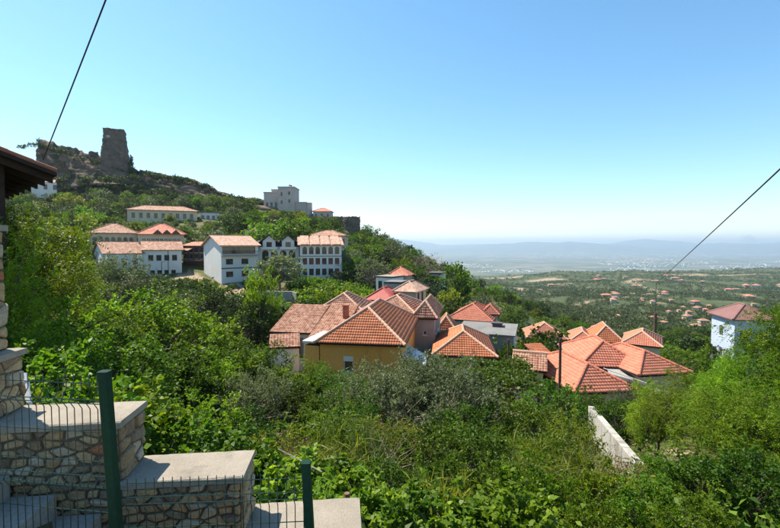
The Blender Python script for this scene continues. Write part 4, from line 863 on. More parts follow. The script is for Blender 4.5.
GARDEN = [
 # far edge of the garden, left to right
 ('locust', -18, 7.6, 216, .7, 'nearest locust tree cut by the left edge below the eave'),
 ('locust', 12, 12.5, 205, .85, 'tall bright locust tree rising under the dark eave'),
 ('locust', 46, 16.5, 232, .6, 'feathery locust tree right of the one under the eave'),
 ('bright', 74, 20, 284, 1.0, 'leafy bright tree below the grey olive on the slope'),
 ('olive', 88, 48, 256, 1.35, 'round grey olive tree standing against the white hillside house'),
 ('olive', 118, 46, 264, 1.0, 'smaller grey olive tree touching the white hillside house'),
 ('bright', 118, 23, 291, 1.1, 'bright leafy tree under the white house corner'),
 ('bright', 158, 21, 290, 1.25, 'large bright green tree centred below the white hillside house'),
 ('bright', 196, 25, 302, 1.2, 'bright green tree left of the dark hollow'),
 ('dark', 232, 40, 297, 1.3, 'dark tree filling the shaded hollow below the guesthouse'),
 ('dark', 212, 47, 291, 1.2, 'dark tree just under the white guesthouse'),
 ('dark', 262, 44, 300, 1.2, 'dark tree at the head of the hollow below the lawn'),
 ('bright', 258, 45, 268, .55, 'narrow bright green tree right of the white guesthouse'),
 ('broad', 228, 22, 338, 1.2, 'mid green tree at the front of the shaded hollow'),
 ('broad', 258, 28, 343, 1.1, 'mid green bush left of the little orange hut'),
 ('broad', 288, 23, 360, 1.1, 'green bush in front of the low pale shed'),
 ('bright', 315, 24, 362, 1.0, 'bright green bush against the left corner of the ochre wall'),
 ('cane', 338, 23, 366, 1.6, 'bamboo-like bush under the white-topped window'),
 ('bright', 366, 24, 372, 1.1, 'bright bush along the foot of the ochre wall'),
 ('olive', 397, 15.5, 363, 1.05, 'silvery olive tree in the garden centre, left one'),
 ('olive', 436, 16.5, 358, 1.15, 'silvery olive tree in the garden centre, right one'),
 ('citrus', 552, 20, 382, 1.1, 'round green tree left of the pale garden wall'),
 ('broad', 585, 23, 388, 1.0, 'dark green bush under the nearest pink-red roof'),
 ('citrus', 622, 17.5, 398, .95, 'bushy citrus tree behind the pale garden wall'),
 ('olive', 642, 22, 385, .9, 'thin grey olive beside the black porch clutter'),
 ('dark', 676, 18.5, 408, .5, 'little round tree on the bare earth patch'),
 # second row
 ('bright', 24, 9.5, 300, 1.0, 'broad bright tree behind the stone pillar'),
 ('broad', 78, 10.5, 330, 1.2, 'mid green bush right of the stone pillar'),
 ('bright', 118, 13, 335, 1.2, 'bright leafy tree above the middle of the stone wall'),
 ('broad', 165, 14, 345, 1.2, 'full green bush above the second wall step'),
 ('bright', 205, 15.5, 350, 1.1, 'yellow-green leafy bush in the left garden'),
 ('olive', 250, 15, 372, .95, 'small grey-green olive left of the dry patch'),
 ('broad', 290, 16, 378, 1.15, 'green bush below the low pale shed bush'),
 ('citrus', 330, 16, 385, 1.1, 'citrus tree below the bamboo-like bush'),
 ('broad', 350, 12.5, 398, 1.0, 'green bush in front of the left olive'),
 ('citrus', 462, 13, 408, 1.1, 'glossy citrus tree in front of the right olive'),
 ('citrus', 492, 15.5, 396, 1.1, 'citrus tree at the edge of the vine pergola'),
 ('citrus', 530, 15, 402, 1.1, 'citrus tree left of the pale garden wall, front one'),
 ('locust', 700, 12.5, 360, 1.1, 'spreading locust tree in front of the largest red roof'),
 ('locust', 802, 9.5, 303, .78, 'tall locust tree at the right edge, in front of the blue house'),
 ('locust', 832, 12, 318, .9, 'locust tree cut by the right edge behind the tallest one'),
 ('locust', 780, 7.2, 368, .9, 'near locust tree filling the lower right edge'),
 ('locust', 738, 9.5, 350, .75, 'leafy locust under the spreading one'),
 ('locust', 862, 8, 330, .9, 'locust tree reaching in from outside the right edge'),
 ('locust', 660, 14, 372, .8, 'thin young locust above the bare earth patch'),
 # third row
 ('broad', 150, 8.5, 395, 1.2, 'broad bush directly behind the second wall step'),
 ('bright', 195, 9, 395, 1.1, 'bright bush behind the right half of the second wall step'),
 ('broad', 240, 9.5, 405, 1.1, 'green bush left of the brown dry shrubs'),
 ('dry', 285, 9.5, 428, 1.2, 'brown dry shrub in the middle of the garden'),
 ('yellow', 262, 8, 435, 1.0, 'yellowing shrub next to the brown dry one'),
 ('broad', 322, 10, 412, 1.1, 'green bush right of the brown dry shrub'),
 ('cane', 350, 9, 415, 1.2, 'grassy cane clump with long thin leaves'),
 ('dry', 372, 11, 418, 1.0, 'pale dry shrub under the left olive'),
 ('yellow', 392, 10.5, 420, 1.0, 'yellow-green shrub under the silvery olives'),
 ('citrus', 425, 9.5, 425, 1.1, 'dark glossy citrus tree in the centre foreground'),
 ('citrus', 470, 10, 425, 1.1, 'citrus tree right of the centre one'),
 ('cane', 515, 10.5, 425, 1.2, 'thin-leaved cane clump right of centre'),
 ('yellow', 573, 12.5, 412, .8, 'yellow-flowering shrub at the top end of the pale garden wall'),
 ('broad', 548, 9.5, 430, 1.0, 'green bush at the left foot of the pale garden wall'),
 ('bright', 655, 10, 448, 1.0, 'bright leafy bush in front of the bare earth patch'),
 ('locust', 745, 7.5, 395, 1.0, 'low locust branches at the lower right edge'),
 # front row behind the wall and along the bottom
 ('fig', 165, 5.6, 432, 1.1, 'large-leaved fig bush peeping over the second wall step'),
 ('fig', 215, 5.8, 428, 1.1, 'large-leaved fig bush over the end of the second wall step'),
 ('fig', 262, 5.4, 452, 1.2, 'large-leaved fig bush just right of the second wall step'),
 ('fig', 305, 5.8, 455, 1.2, 'large-leaved fig bush behind the short green post'),
 ('fig', 345, 5.2, 478, 1.2, 'large-leaved fig bush behind the lowest wall step'),
 ('broad', 385, 6.5, 450, 1.0, 'leafy bush right of the wooden stake'),
 ('fig', 400, 5.0, 490, 1.2, 'low fig bush at the bottom right of the wall end'),
 ('citrus', 440, 6.8, 455, .95, 'small citrus bush at the bottom centre'),
 ('broad', 490, 6.4, 462, 1.0, 'green bush at the bottom, right of centre'),
 ('fig', 460, 4.8, 500, 1.2, 'low fig bush along the bottom centre'),
 ('bright', 535, 6.2, 450, .9, 'bright bush at the bottom below the pale wall'),
 ('fig', 520, 4.8, 495, 1.2, 'low fig bush along the bottom right of centre'),
 ('bright', 600, 6.8, 462, .9, 'bright leafy bush in front of the near end of the pale wall'),
 ('bright', 590, 5, 490, .8, 'low bright bush at the bottom under the pale wall'),
 ('bright', 650, 6.0, 470, 1.0, 'bright leafy bush at the bottom right'),
 ('broad', 705, 7, 450, 1.1, 'mid green bush under the spreading locust'),
 ('broad', 760, 6, 440, 1.1, 'mid green bush in the bottom right corner'),
 ('bright', 700, 5, 488, .9, 'low bright bush at the bottom near the right corner'),
 ('fig', 95, 5.8, 375, 1.0, 'large-leaved bush behind the highest wall step'),
 ('fig', 50, 5.6, 360, 1.0, 'large-leaved bush beside the stone pillar base'),
 ('bare', 378, 8.2, 415, 1.0, 'leafless pale branches sticking up in the garden centre'),
 ('bare', 118, 7.2, 378, .9, 'leafless twigs rising behind the tall green post'),
 ('bare', 588, 8.6, 428, .8, 'dry twiggy stems left of the pale garden wall'),
 ('grass', 560, 7.5, 440, 1.1, 'tall yellow-green grass clump below the pale garden wall'),
 ('grass', 440, 5.6, 478, 1.0, 'grass clump among the bottom centre bushes'),
 ('grass', 330, 7.2, 440, 1.2, 'long grass clump behind the short green post'),
 ('dry', 300, 7.6, 440, 1.0, 'rusty brown shrub above the short green post'),
 ('dry', 620, 8.2, 452, .9, 'dry brown shrub at the foot of the pale garden wall'),
 ('broad', 20, 7, 330, 1.0, 'shaded bush right behind the stone pillar'),
]
for g in GARDEN: plant(*g)

def leaf_field(name, P, nlf, Ll, Lw, hgt, spread, leafm, label, cat, seed, updir=.9, parent=None, kind_='stuff'):
    """tufts of leaves at points P: one mass"""
    rng = np.random.default_rng(seed); n = len(P); q = np.repeat(np.arange(n), nlf); N = len(q)
    tuft = rng.random(n)
    off = rng.normal(size=(N, 3)) * np.array([spread, spread, 0]) + np.array([0, 0, 1.]) * (rng.random(N) * hgt * (.4 + tuft[q]))[:, None]
    d = nrm(rng.normal(size=(N, 3)) * np.array([1, 1, .5]) + np.array([0, 0, .25]))
    V, Fc = leaf_geo(P[q] + off, d, Ll * rng.uniform(.6, 1.3, N), Lw * rng.uniform(.6, 1.3, N), rng, updir)
    me = mesh_np(name, V, Fc, [M[leafm]], {'leaf_rand': np.clip(.5 * tuft[q] + .5 * rng.random(N), 0, 1)})
    o = link(name, me, parent)
    if parent is None: tag(o, label, cat)
    o['kind'] = kind_; return o
def scatter_px(n, p0, p1, d0, d1, rng, power=1.0):
    px = rng.uniform(p0, p1, n); d = (d0 ** power + (d1 ** power - d0 ** power) * rng.random(n)) ** (1 / power); x = (px - 390) / F * d
    return px, d, x
rng = np.random.default_rng(5)
px, d, x = scatter_px(9000, 20, 840, 4.3, 42, rng, .6); bn = fbm(x / 1.7, d / 1.7, 91, 3); ok = bn > -.28; px, d, x = px[ok], d[ok], x[ok]
P = np.stack([x, d, ground_z(x, d)], 1)
leaf_field('undergrowth', P[::2], 9, .13, .075, .75, .24, 'leaf_mid', 'mixed green undergrowth covering the garden ground', 'undergrowth', 61)
leaf_field('weeds', P[1::2], 8, .20, .03, .6, .22, 'leaf_yellow', 'tall yellowish grass and weeds between the garden bushes', 'weeds', 62, .2)

# vine rows on the terraces under the large hotel
for k, (a0, a1, D0, D1) in enumerate([(300, 372, 72, 75), (292, 376, 76, 79), (288, 372, 80, 83), (296, 366, 84, 86)]):
    nn_ = 420; tt_ = rng.random(nn_); pxx = a0 + (a1 - a0) * tt_; dd_ = D0 + (D1 - D0) * tt_ + rng.normal(size=nn_) * .5; xx = (pxx - 390) / F * dd_
    P_ = np.stack([xx, dd_, ground_z(xx, dd_) + .2 + .5 * rng.random(nn_)], 1)
    vr = leaf_field('vine_row', P_, 7, .42, .34, 1.0, .4, 'leaf_bright', ['front vine row on the terraces under the large hotel', 'second vine row on the terraces under the large hotel', 'third vine row on the terraces under the large hotel', 'rear vine row close under the large hotel'][k], 'vine row', 500 + k, 1.0, None, 'thing'); vr['group'] = 'vine rows on the terraces'
FOOT.append((-12, 79, 17, 14, 0))

# grape vine pergola
pa = at(445, 390, 23.5); pv = empty('vine_pergola', (pa.x, pa.y, gz(pa.x, pa.y))); tag(pv, 'dense grape vine spread flat over a pergola behind the citrus trees', 'vine')
hz = at(500, 390, 23.5).z - pv.location.z; wx, wy = 5.6, 5.4
for i in range(4):
    for j in range(2):
        X_, Y_ = .3 + i * (wx - .6) / 3, .3 + j * (wy - .6); g0 = gz(pa.x + X_, pa.y + Y_) - pa.z * 0 - pv.location.z
        MB().box(X_ - .05, X_ + .05, Y_ - .05, Y_ + .05, g0 - .3, hz).build('post', M['stake'], pv)
mb = MB()
for j in range(6): mb.box(0, wx, j * wy / 5 - .03, j * wy / 5 + .03, hz, hz + .06)
mb.build('trellis', M['stake'], pv)
rng = np.random.default_rng(15); n = 5200; u_, v_ = rng.uniform(-.4, wx + .5, n), rng.uniform(-.5, wy + .4, n)
P = np.stack([u_, v_, hz + .1 + .45 * fbm(u_ / 1.1, v_ / 1.1, 17, 3) + rng.uniform(-.25, .2, n)], 1)
edge = np.minimum(np.minimum(u_ + .4, wx + .5 - u_), np.minimum(v_ + .5, wy + .4 - v_)); P[:, 2] -= np.where(edge < .35, rng.uniform(0, 1.3, n), 0)
leaf_field('leaves', P, 2, .17, .15, .15, .1, 'leaf_vine', None, None, 18, 1.2, pv)
FOOT.append((pa.x + 2.8, pa.y + 2.7, 6, 6, 0))

# -------- trees scattered on the slopes, kept off the buildings and out of their sight lines
def blocked(x, y, mrg=1.2):
    for cx, cy, lx, ly, an in FOOT:
        c, s = math.cos(-an), math.sin(-an); dx, dy = x - cx, y - cy; a, b_ = dx * c - dy * s, dx * s + dy * c
        if abs(a) < lx / 2 + mrg and abs(b_) < ly / 2 + mrg: return True
    return False
def top_limit(px, rpx, D):
    lim = -1e9
    for a, b_, yb, Db in PROT:
        if D < Db + 1 and px + rpx > a and px - rpx < b_: lim = max(lim, yb)
    return lim
MARK = [(115, 150, 'ruined watchtower'), (65, 165, 'bare rock cliff'), (42, 186, 'white cottage under the cliff'), (162, 213, 'long cream building'), (210, 217, 'flat-roofed white cottage'), (112, 232, 'arched-window house'),
        (160, 231, 'house with three gablets'), (162, 264, 'white hillside house'), (120, 262, 'white hillside wing'), (193, 252, 'timber terrace'), (240, 262, 'white guesthouse'), (279, 255, 'twin-gable hotel'), (321, 258, 'large hotel'),
        (325, 233, 'brown roof house'), (287, 200, 'castle museum'), (322, 213, 'castle gate house'), (352, 230, 'round bastion'), (249, 229, 'wooded roof'), (272, 294, 'grey terrace wall'), (283, 324, 'little orange hut'), (330, 308, 'old red hipped roof'),
        (380, 296, 'red sheet roof'), (406, 295, 'beige balcony house'), (398, 271, 'orange cottage'), (434, 279, 'dark hill house'), (427, 260, 'mauve tree'), (470, 310, 'lone red hipped roof'), (488, 332, 'grey slab building'), (547, 333, 'pale orange roof'),
        (541, 305, 'solitary valley tree'), (607, 335, 'orange gabled roof'), (640, 340, 'red roof behind locust leaves'), (655, 318, 'dark utility pole'), (722, 310, 'blue house'), (200, 195, 'dark rock ledge'), (240, 300, 'shaded hollow'), (20, 230, 'tallest locust'), (380, 250, 'falling ridge')]
def scatter(n_want, p0, p1, d0, d1, rmin, kinds, hr, labels, group, seed, power=1.2, maxtry=9000, crest=None):
    rg = random.Random(seed); pts = []; cell = {}
    cnt = 0
    for _ in range(maxtry):
        if cnt >= n_want: break
        px = rg.uniform(p0, p1); D = (d0 ** power + (d1 ** power - d0 ** power) * rg.random()) ** (1 / power); x = (px - 390) / F * D
        kn = rg.choices([k for k, _ in kinds], [w_ for _, w_ in kinds])[0]; h = rg.uniform(*hr); r = .42 * h
        if kn == 'm_cypress': h *= 1.4
        key = (int(x // rmin), int(D // rmin)); bad = False
        for a in (-1, 0, 1):
            for b_ in (-1, 0, 1):
                for q in cell.get((key[0] + a, key[1] + b_), ()):
                    if (q[0] - x) ** 2 + (q[1] - D) ** 2 < rmin * rmin: bad = True
        if bad or blocked(x, D, 1.0 + r * .3): continue
        g0 = gz(x, D); lim = top_limit(px, r * F / D, D)
        ztop = at(px, lim, D).z if lim > -1e8 else 1e9
        hm = ztop - g0
        if hm < 1.3: continue
        if h > hm: h = hm; 
        if crest and D > crest: h = min(h, 3.2)
        if px > 600 and proj((x, D, g0 + h))[1] > 350: continue      # wholly behind the near locusts and roofs
        cell.setdefault(key, []).append((x, D)); cnt += 1
        place(kn, x, D, h, rg.uniform(.85, 1.25) * (1.15 if h < 2.6 else 1), near_label(('small ' if h < 2.9 else 'tall ' if h > 5.2 else '') + labels[kn], px, proj((x, D, g0 + h * .5))[1], MARK), group)
    return cnt
ksl = [('m_broad', 4), ('m_dark', 4.5), ('m_olive', 1.6), ('m_bright', 1.8), ('m_yellow', .7)]
lab = {'m_broad': 'mid green tree', 'm_dark': 'dark green tree', 'm_olive': 'grey-green olive tree', 'm_bright': 'light green tree', 'm_yellow': 'yellowing tree'}
n1 = scatter(420, -8, 430, 50, 200, 4.0, ksl, (3.2, 7.0), lab, 'trees on the castle slope', 31, 1.0, crest=185)
lab2 = {k: v.replace('tree', 'lower-slope tree') for k, v in lab.items()}
n2 = scatter(240, 425, 792, 52, 235, 4.5, [('m_broad', 4), ('m_dark', 3), ('m_olive', 1.8), ('m_bright', 1.4), ('m_yellow', .4)], (3.0, 6.0), lab2, 'trees on the lower slope', 32, 1.0)
# single trees one can point at
plant('m_cypress', 131, 198, 156, .8, 'thin dark cypress beside the ruined watchtower')
o_ = place('m_dark', at(40, 141, 197).x, 197, 2.6, 1.0, 'wind-bent little tree on the top edge of the cliff'); o_.location.z = at(40, 143, 197).z; o_.rotation_euler = (0, R(-28), 0)
plant('m_mauve', 427, 112, 253, 1.2, 'bare mauve-tinted tree on the ridge line above the dark house')
plant('m_dark', 547, 50, 326, .95, 'round dark tree in front of the pale orange roof')
plant('m_broad', 536, 48, 335, .9, 'pale green bush left of the round dark tree')
plant('m_broad', 459, 92, 263, .75, 'tall loose tree on the ridge right of the mauve tree')
plant('m_dark', 541, 150, 302, 1.3, 'solitary dark round tree on the dry valley slope')
plant('m_dark', 418, 92, 262, 1.3, 'big dark tree left of the dark hill house')
plant('m_dark', 240, 122, 212, 1.3, 'large dark tree left of the wooded roof')
plant('m_bright', 272, 108, 217, 1.3, 'large light green tree above the twin-gable hotel')
plant('m_broad', 290, 110, 219, 1.2, 'broad green tree above the large hotel')
plant('m_broad', 507, 41, 340, .9, 'green bush before the end of the grey slab building')
plant('m_yellow', 524, 43, 344, 1.0, 'pale yellowish bush right of the grey slab building')
plant('locust', 722, 11, 346, .55, 'slim locust sapling before the blue house wall')
plant('m_olive', 279, 80, 252, 1.2, 'grey olive in front of the twin-gable hotel')

# shrub mass filling the slopes, the cliff ledges and the ridge
def bush_mass(name, X_, Y_, Z_, R_, leafm, label, seed, nl=46, leaf=.5, kind_='stuff', cat='shrubs', flat=.75):
    rng = np.random.default_rng(seed); n = len(X_); q = np.repeat(np.arange(n), nl); N = len(q)
    dv = nrm(rng.normal(size=(N, 3))); dv[:, 2] = np.abs(dv[:, 2]); r = rng.uniform(.55, 1.05, N) * R_[q]
    P = np.stack([X_, Y_, Z_], 1)[q] + dv * r[:, None] * np.array([1, 1, flat])
    d = nrm(dv * .5 + rng.normal(size=(N, 3)))
    V, Fc = leaf_geo(P, d, leaf * R_[q] * rng.uniform(.6, 1.3, N), .7 * leaf * R_[q] * rng.uniform(.6, 1.3, N), rng, .8)
    br = rng.random(n)
    me = mesh_np(name, V, Fc, [M[leafm]], {'leaf_rand': np.clip(.6 * br[q] + .4 * rng.random(N), 0, 1)}); o = link(name, me); tag(o, label, cat, kind=kind_); return o
def slope_pts(n, p0, p1, d0, d1, seed, thr, power=1.0, protect=True, rr=(.5, 1.4)):
    rng = np.random.default_rng(seed); px, d, x = scatter_px(n, p0, p1, d0, d1, rng, power); r = rng.uniform(*rr, len(x)); ok = fbm(x / 9, d / 9, seed + 1, 3) > thr
    for i in range(len(x)):
        if not ok[i]: continue
        if blocked(x[i], d[i], .5): ok[i] = False; continue
        lim = top_limit(px[i], r[i] * F / d[i], d[i])
        if lim > -1e8 and at(px[i], lim, d[i]).z - gz(x[i], d[i]) < r[i] * .8: ok[i] = False
    return x[ok], d[ok], ground_z(x[ok], d[ok]), r[ok]
bush_mass('slope_shrubs', *slope_pts(3000, -40, 440, 44, 205, 71, -.22), 'leaf_mid', 'low green shrubs covering the castle slope', 72)
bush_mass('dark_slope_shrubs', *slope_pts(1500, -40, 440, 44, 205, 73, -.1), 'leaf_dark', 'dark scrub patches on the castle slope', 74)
bush_mass('lower_slope_shrubs', *slope_pts(2200, 420, 820, 44, 300, 75, -.2), 'leaf_mid', 'low scrub on the lower slope beyond the roofs', 76)
# scrub clinging to cliff ledges and the skyline
rng = np.random.default_rng(44); n = 330; px = rng.uniform(140, 352, n); cy = np.interp(px, [140, 162, 180, 196, 212, 226, 262, 300, 330, 350], [170, 173, 177, 180, 186, 194, 199, 212, 217, 228]); f = rng.random(n); f = np.where(f < .4, f * .35, .7 + (f - .4) * .5)
py = cy + 1 + f * 22; Dv = 203 - f * 12 - 2.5; keep = ~((px > 262) & (px < 336) & (py < 214)) & ~((px > 341) & (py < 240)); P = np.array([at(a, b_, c) for a, b_, c in zip(px[keep], py[keep], Dv[keep])])
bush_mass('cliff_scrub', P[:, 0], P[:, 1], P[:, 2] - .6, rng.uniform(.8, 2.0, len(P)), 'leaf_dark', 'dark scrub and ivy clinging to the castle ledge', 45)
n = 150; px = rng.uniform(20, 140, n); cy = np.interp(px, [20, 38, 66, 100, 140], [143, 141, 149, 159, 172]); f = rng.random(n); py = np.where(f < .35, cy + 2 + 5 * f, 168 + 20 * f); keep = ~((px > 98) & (px < 133) & (py < 166)); Dv = np.where(f < .35, 195, 190 - 5 * f)
P = np.array([at(a, b_, c) for a, b_, c in zip(px[keep], py[keep], Dv[keep])])
bush_mass('crag_scrub', P[:, 0], P[:, 1], P[:, 2] - .8, rng.uniform(.6, 1.7, len(P)), 'leaf_dark', 'dark scrub on the crag below the watchtower', 46)
# skyline scrub between museum and the falling ridge
n = 160; px = rng.uniform(352, 440, n); P0 = [(p, rng.uniform(150, 182)) for p in px]; xs = np.array([(p - 390) / F * d_ for p, d_ in P0]); ys = np.array([d_ for _, d_ in P0])
bush_mass('ridge_scrub', xs, ys, ground_z(xs, ys), rng.uniform(1.0, 2.6, n), 'leaf_mid', 'dense scrub along the falling ridge line', 47)

# far woods and olive groves of the valley: one mass of tree crowns
def far_trees(n, d0, d1, seed, nl, rr, leafm, name, label, thr=-.2, sc=60.):
    rng = np.random.default_rng(seed); px, d, x = scatter_px(n, 395, 830, d0, d1, rng, .35); ok = fbm(x / sc, d / sc, seed, 3) > thr
    bad = np.zeros(len(x), bool)
    for a in [(498, 1450, 26, .13), (545, 1250, 26, .07), (520, 800, 12, .08), (560, 560, 10, .08), (720, 1050, 26, .04), (640, 1050, 15, .04)]: bad |= ((px - a[0]) / a[2]) ** 2 + (np.log(d / a[1]) / a[3]) ** 2 < 1
    bad |= (np.abs(px - (600 + 60 * np.sin(np.log(d) * 5.0) + (d - 700) * .05)) < 3.4) & (d > 480) & (d < 1150)
    for cx, cy, lx, ly, an in FOOT:
        if cy > 200: bad |= (np.abs(x - cx) < 9) & (d - cy < 8) & (cy - d < 22)
    ok &= ~bad; x, d = x[ok], d[ok]
    bush_mass(name, x, d, ground_z(x, d) + .6, rng.uniform(*rr, len(x)), leafm, label, seed + 1, nl, .55, cat='woods', flat=1.0)
far_trees(9500, 225, 640, 81, 24, (1.5, 3.2), 'leaf_far', 'valley_trees', 'scattered trees and olive groves in the near valley', -.32)
far_trees(13000, 600, 2100, 83, 14, (2.6, 5.0), 'leaf_far', 'valley_woods', 'woods and olive groves on the far valley hills', -.34, 90.)
far_trees(3500, 230, 1200, 87, 18, (1.4, 2.6), 'leaf_olive', 'olive_groves', 'grey olive groves in the valley', .0, 110.)

# ================================================================ FOREGROUND: stepped stone wall, stairs, fence
WA = R(6.0); rV = Vector((math.cos(WA), math.sin(WA), 0)); nV = Vector((-math.sin(WA), math.cos(WA), 0))
WF = Vector(((237 - 390) / F * 3.28, 3.28, 0))          # front face passes here (right end of the second block)
def wall_pt(s, d, z): return WF + rV * s + nV * d + Vector((0, 0, z))
TH = .38
stone_mats = [surf('stone_%d' % i, a, b_, 9, .95, 1.0, .02, 5) for i, (a, b_) in enumerate([((.32, .20, .095), (.50, .345, .185)), ((.24, .155, .08), (.40, .28, .16)), ((.38, .25, .125), (.56, .40, .225)), ((.18, .13, .08), (.31, .235, .155)), ((.36, .13, .055), (.44, .18, .085)), ((.40, .315, .21), (.50, .41, .29))])]
def voronoi_cells(wd, ht, cw, ch, rg):
    """irregular rubble stones filling a wd x ht rectangle: clipped Voronoi cells"""
    nx, ny = max(1, round(wd / cw)), max(1, round(ht / ch)); pts = []
    for j in range(ny):
        for i in range(nx + (j % 2)):
            pts.append(((i + .5 - .5 * (j % 2) + rg.uniform(-.42, .42)) * wd / nx, (j + .5 + rg.uniform(-.27, .27)) * ht / ny))
    pts = [p for p in pts if rg.random() > .1] or pts
    k = cw / ch; cells = []
    for i, (px, py) in enumerate(pts):
        poly = [(0, 0), (wd, 0), (wd, ht), (0, ht)]
        for j, (qx, qy) in enumerate(pts):
            if i == j: continue
            nx_, ny_ = (qx - px), (qy - py) * k * k; mx, my = (px + qx) / 2, (py + qy) / 2; new = []
            for a in range(len(poly)):
                A, B = poly[a], poly[(a + 1) % len(poly)]; da = (A[0] - mx) * nx_ + (A[1] - my) * ny_; db = (B[0] - mx) * nx_ + (B[1] - my) * ny_
                if da <= 0: new.append(A)
                if (da < 0) != (db < 0): t = da / (da - db); new.append((A[0] + t * (B[0] - A[0]), A[1] + t * (B[1] - A[1])))
            poly = new
            if len(poly) < 3: break
        if len(poly) >= 3: cells.append(poly)
    return cells
def shrink(poly, g):
    """inset by moving each edge inwards"""
    cx = sum(p[0] for p in poly) / len(poly); cy = sum(p[1] for p in poly) / len(poly); out = []
    for x, y in poly:
        d = math.hypot(x - cx, y - cy); k = max(.3, 1 - g / max(d, 1e-6)); out.append((cx + (x - cx) * k, cy + (y - cy) * k))
    return out
def chaikin(poly):
    out = []
    for a in range(len(poly)):
        A, B = poly[a], poly[(a + 1) % len(poly)]; out += [(A[0] * .88 + B[0] * .12, A[1] * .88 + B[1] * .12), (A[0] * .12 + B[0] * .88, A[1] * .12 + B[1] * .88)]
    return out
def stones(root, o, u, n, wd, ht, seed, cw=.135, ch=.068):
    rg = random.Random(seed); o, u, n = Vector(o), Vector(u), Vector(n); up = Vector((0, 0, 1))
    for c in voronoi_cells(wd, ht, cw, ch, rg):
        a = chaikin(shrink(c, rg.uniform(.003, .009)))
        if len(a) < 4: continue
        ar = abs(sum(a[i][0] * a[(i + 1) % len(a)][1] - a[(i + 1) % len(a)][0] * a[i][1] for i in range(len(a)))) / 2
        if ar < .0006: continue
        b_ = shrink(a, .007); cc = shrink(a, .022); pr = rg.uniform(.012, .036); k = len(a); V_ = []; tl = (rg.uniform(-.12, .12), rg.uniform(-.12, .12)); cx, cy = a[0]
        def P(q, d): 
            q2 = (q[0] + rg.uniform(-.002, .002), q[1] + rg.uniform(-.002, .002)); return tuple(o + u * q2[0] + up * q2[1] + n * (d + ((q[0] - cx) * tl[0] + (q[1] - cy) * tl[1]) * (d > 0)))
        V_ = [P(q, -.02) for q in a] + [P(q, pr * .6) for q in b_] + [P(q, pr + rg.uniform(-.003, .003)) for q in cc]
        f = [(i, (i + 1) % k, k + (i + 1) % k, k + i) for i in range(k)] + [(k + i, k + (i + 1) % k, 2 * k + (i + 1) % k, 2 * k + i) for i in range(k)] + [tuple(range(2 * k, 3 * k))]
        me = bpy.data.meshes.new('stone'); me.from_pydata(V_, [], f); me.materials.append(stone_mats[rg.choices(range(6), [5, 4, 4, 3, .5, 2.5])[0]]); me.update()
        link('stone', me, root)
BL = [  # s0, s1, top z, bottom z : blocks from left (high) to right (low)
 (-2.6, -1.52, .02, -3.0), (-1.56, -1.47, -.84, -3.0), (-1.47, -.885, -1.32, -3.2), (-.885, 0, -1.79, -3.6), (0, .91, -2.27, -4.2), (.91, 1.85, -2.75, -4.6)]
wr = empty('stone_wall', wall_pt(0, 0, -2.9)); tag(wr, 'stepped rubble stone wall with pale concrete cap slabs', 'wall')
wl0 = wr.location.copy()
wall_parts = [(-2.9, -1.92, .16, 'pillar'), (-1.919, -1.81, -.84, ''), (-1.809, -.885, -1.32, ''), (-.884, 0, -1.79, ''), (.001, .91, -2.27, ''), (.911, 1.85, -2.75, '')]
ZB = -4.6
for k, (s0, s1, zt, nm) in enumerate(wall_parts):
    zc = zt - .05
    th = TH
    mb = MB(); q = [wall_pt(s0, .0, zc) - wl0, wall_pt(s1, .0, zc) - wl0, wall_pt(s1, th, zc) - wl0, wall_pt(s0, th, zc) - wl0]
    mb.prism(q, ZB - zc); mb.build('mortar_core', M['mortar'], wr)
    if s1 - s0 > .2 or True:
        r1 = .03; l0 = .03 if k == 0 else -.0
        cs0 = s0 if k else s0
        q = [wall_pt(cs0 + .001, -.035, zt) - wl0, wall_pt(s1 + r1, -.035, zt) - wl0, wall_pt(s1 + r1, th + .03, zt) - wl0, wall_pt(cs0 + .001, th + .03, zt) - wl0]
        # cap slab with worn, slightly uneven edges
        mbb = MB(); nseg = max(2, int((s1 - s0) / .08)); rg = random.Random(k); A_, B_ = [], []
        for i in range(nseg + 1):
            s_ = cs0 + .001 + (s1 + r1 - cs0 - .001) * i / nseg; jz = rg.uniform(-.003, .003)
            A_.append([wall_pt(s_, -.035 + rg.uniform(-.004, .004), zc + .001) - wl0, wall_pt(s_, -.035 + rg.uniform(-.004, .004), zt - .010 + jz) - wl0, wall_pt(s_, -.024, zt + jz) - wl0, wall_pt(s_, th * .5, zt + rg.uniform(-.002, .004)) - wl0, wall_pt(s_, th + .02, zt + jz) - wl0, wall_pt(s_, th + .03, zt - .01) - wl0, wall_pt(s_, th + .03, zc + .001) - wl0])
        for a, b_ in zip(A_, A_[1:]):
            for i in range(6): mbb.poly([a[i], b_[i], b_[i + 1], a[i + 1]])
            mbb.poly([a[6], b_[6], b_[0], a[0]])
        mbb.poly(A_[0]); mbb.poly(A_[-1][::-1])
        mbb.build('cap_slab', M['concrete'], wr)
    zlow = {0: -1.9, 1: -2.1, 2: -2.6, 3: -3.0, 4: -3.1, 5: -3.4}[k]
    s0v = max(s0, -2.6)
    if s1 - s0v > .05: stones(wr, wall_pt(s0v, 0, zlow) - wl0, rV, -nV, s1 - s0v, zc - zlow, 10 + k)
    nxt = wall_parts[k + 1][2] if k + 1 < len(wall_parts) else -3.6
    stones(wr, wall_pt(s1, 0, nxt + .002) - wl0, nV, rV, th, zc - nxt - .002, 50 + k, .17, .10)

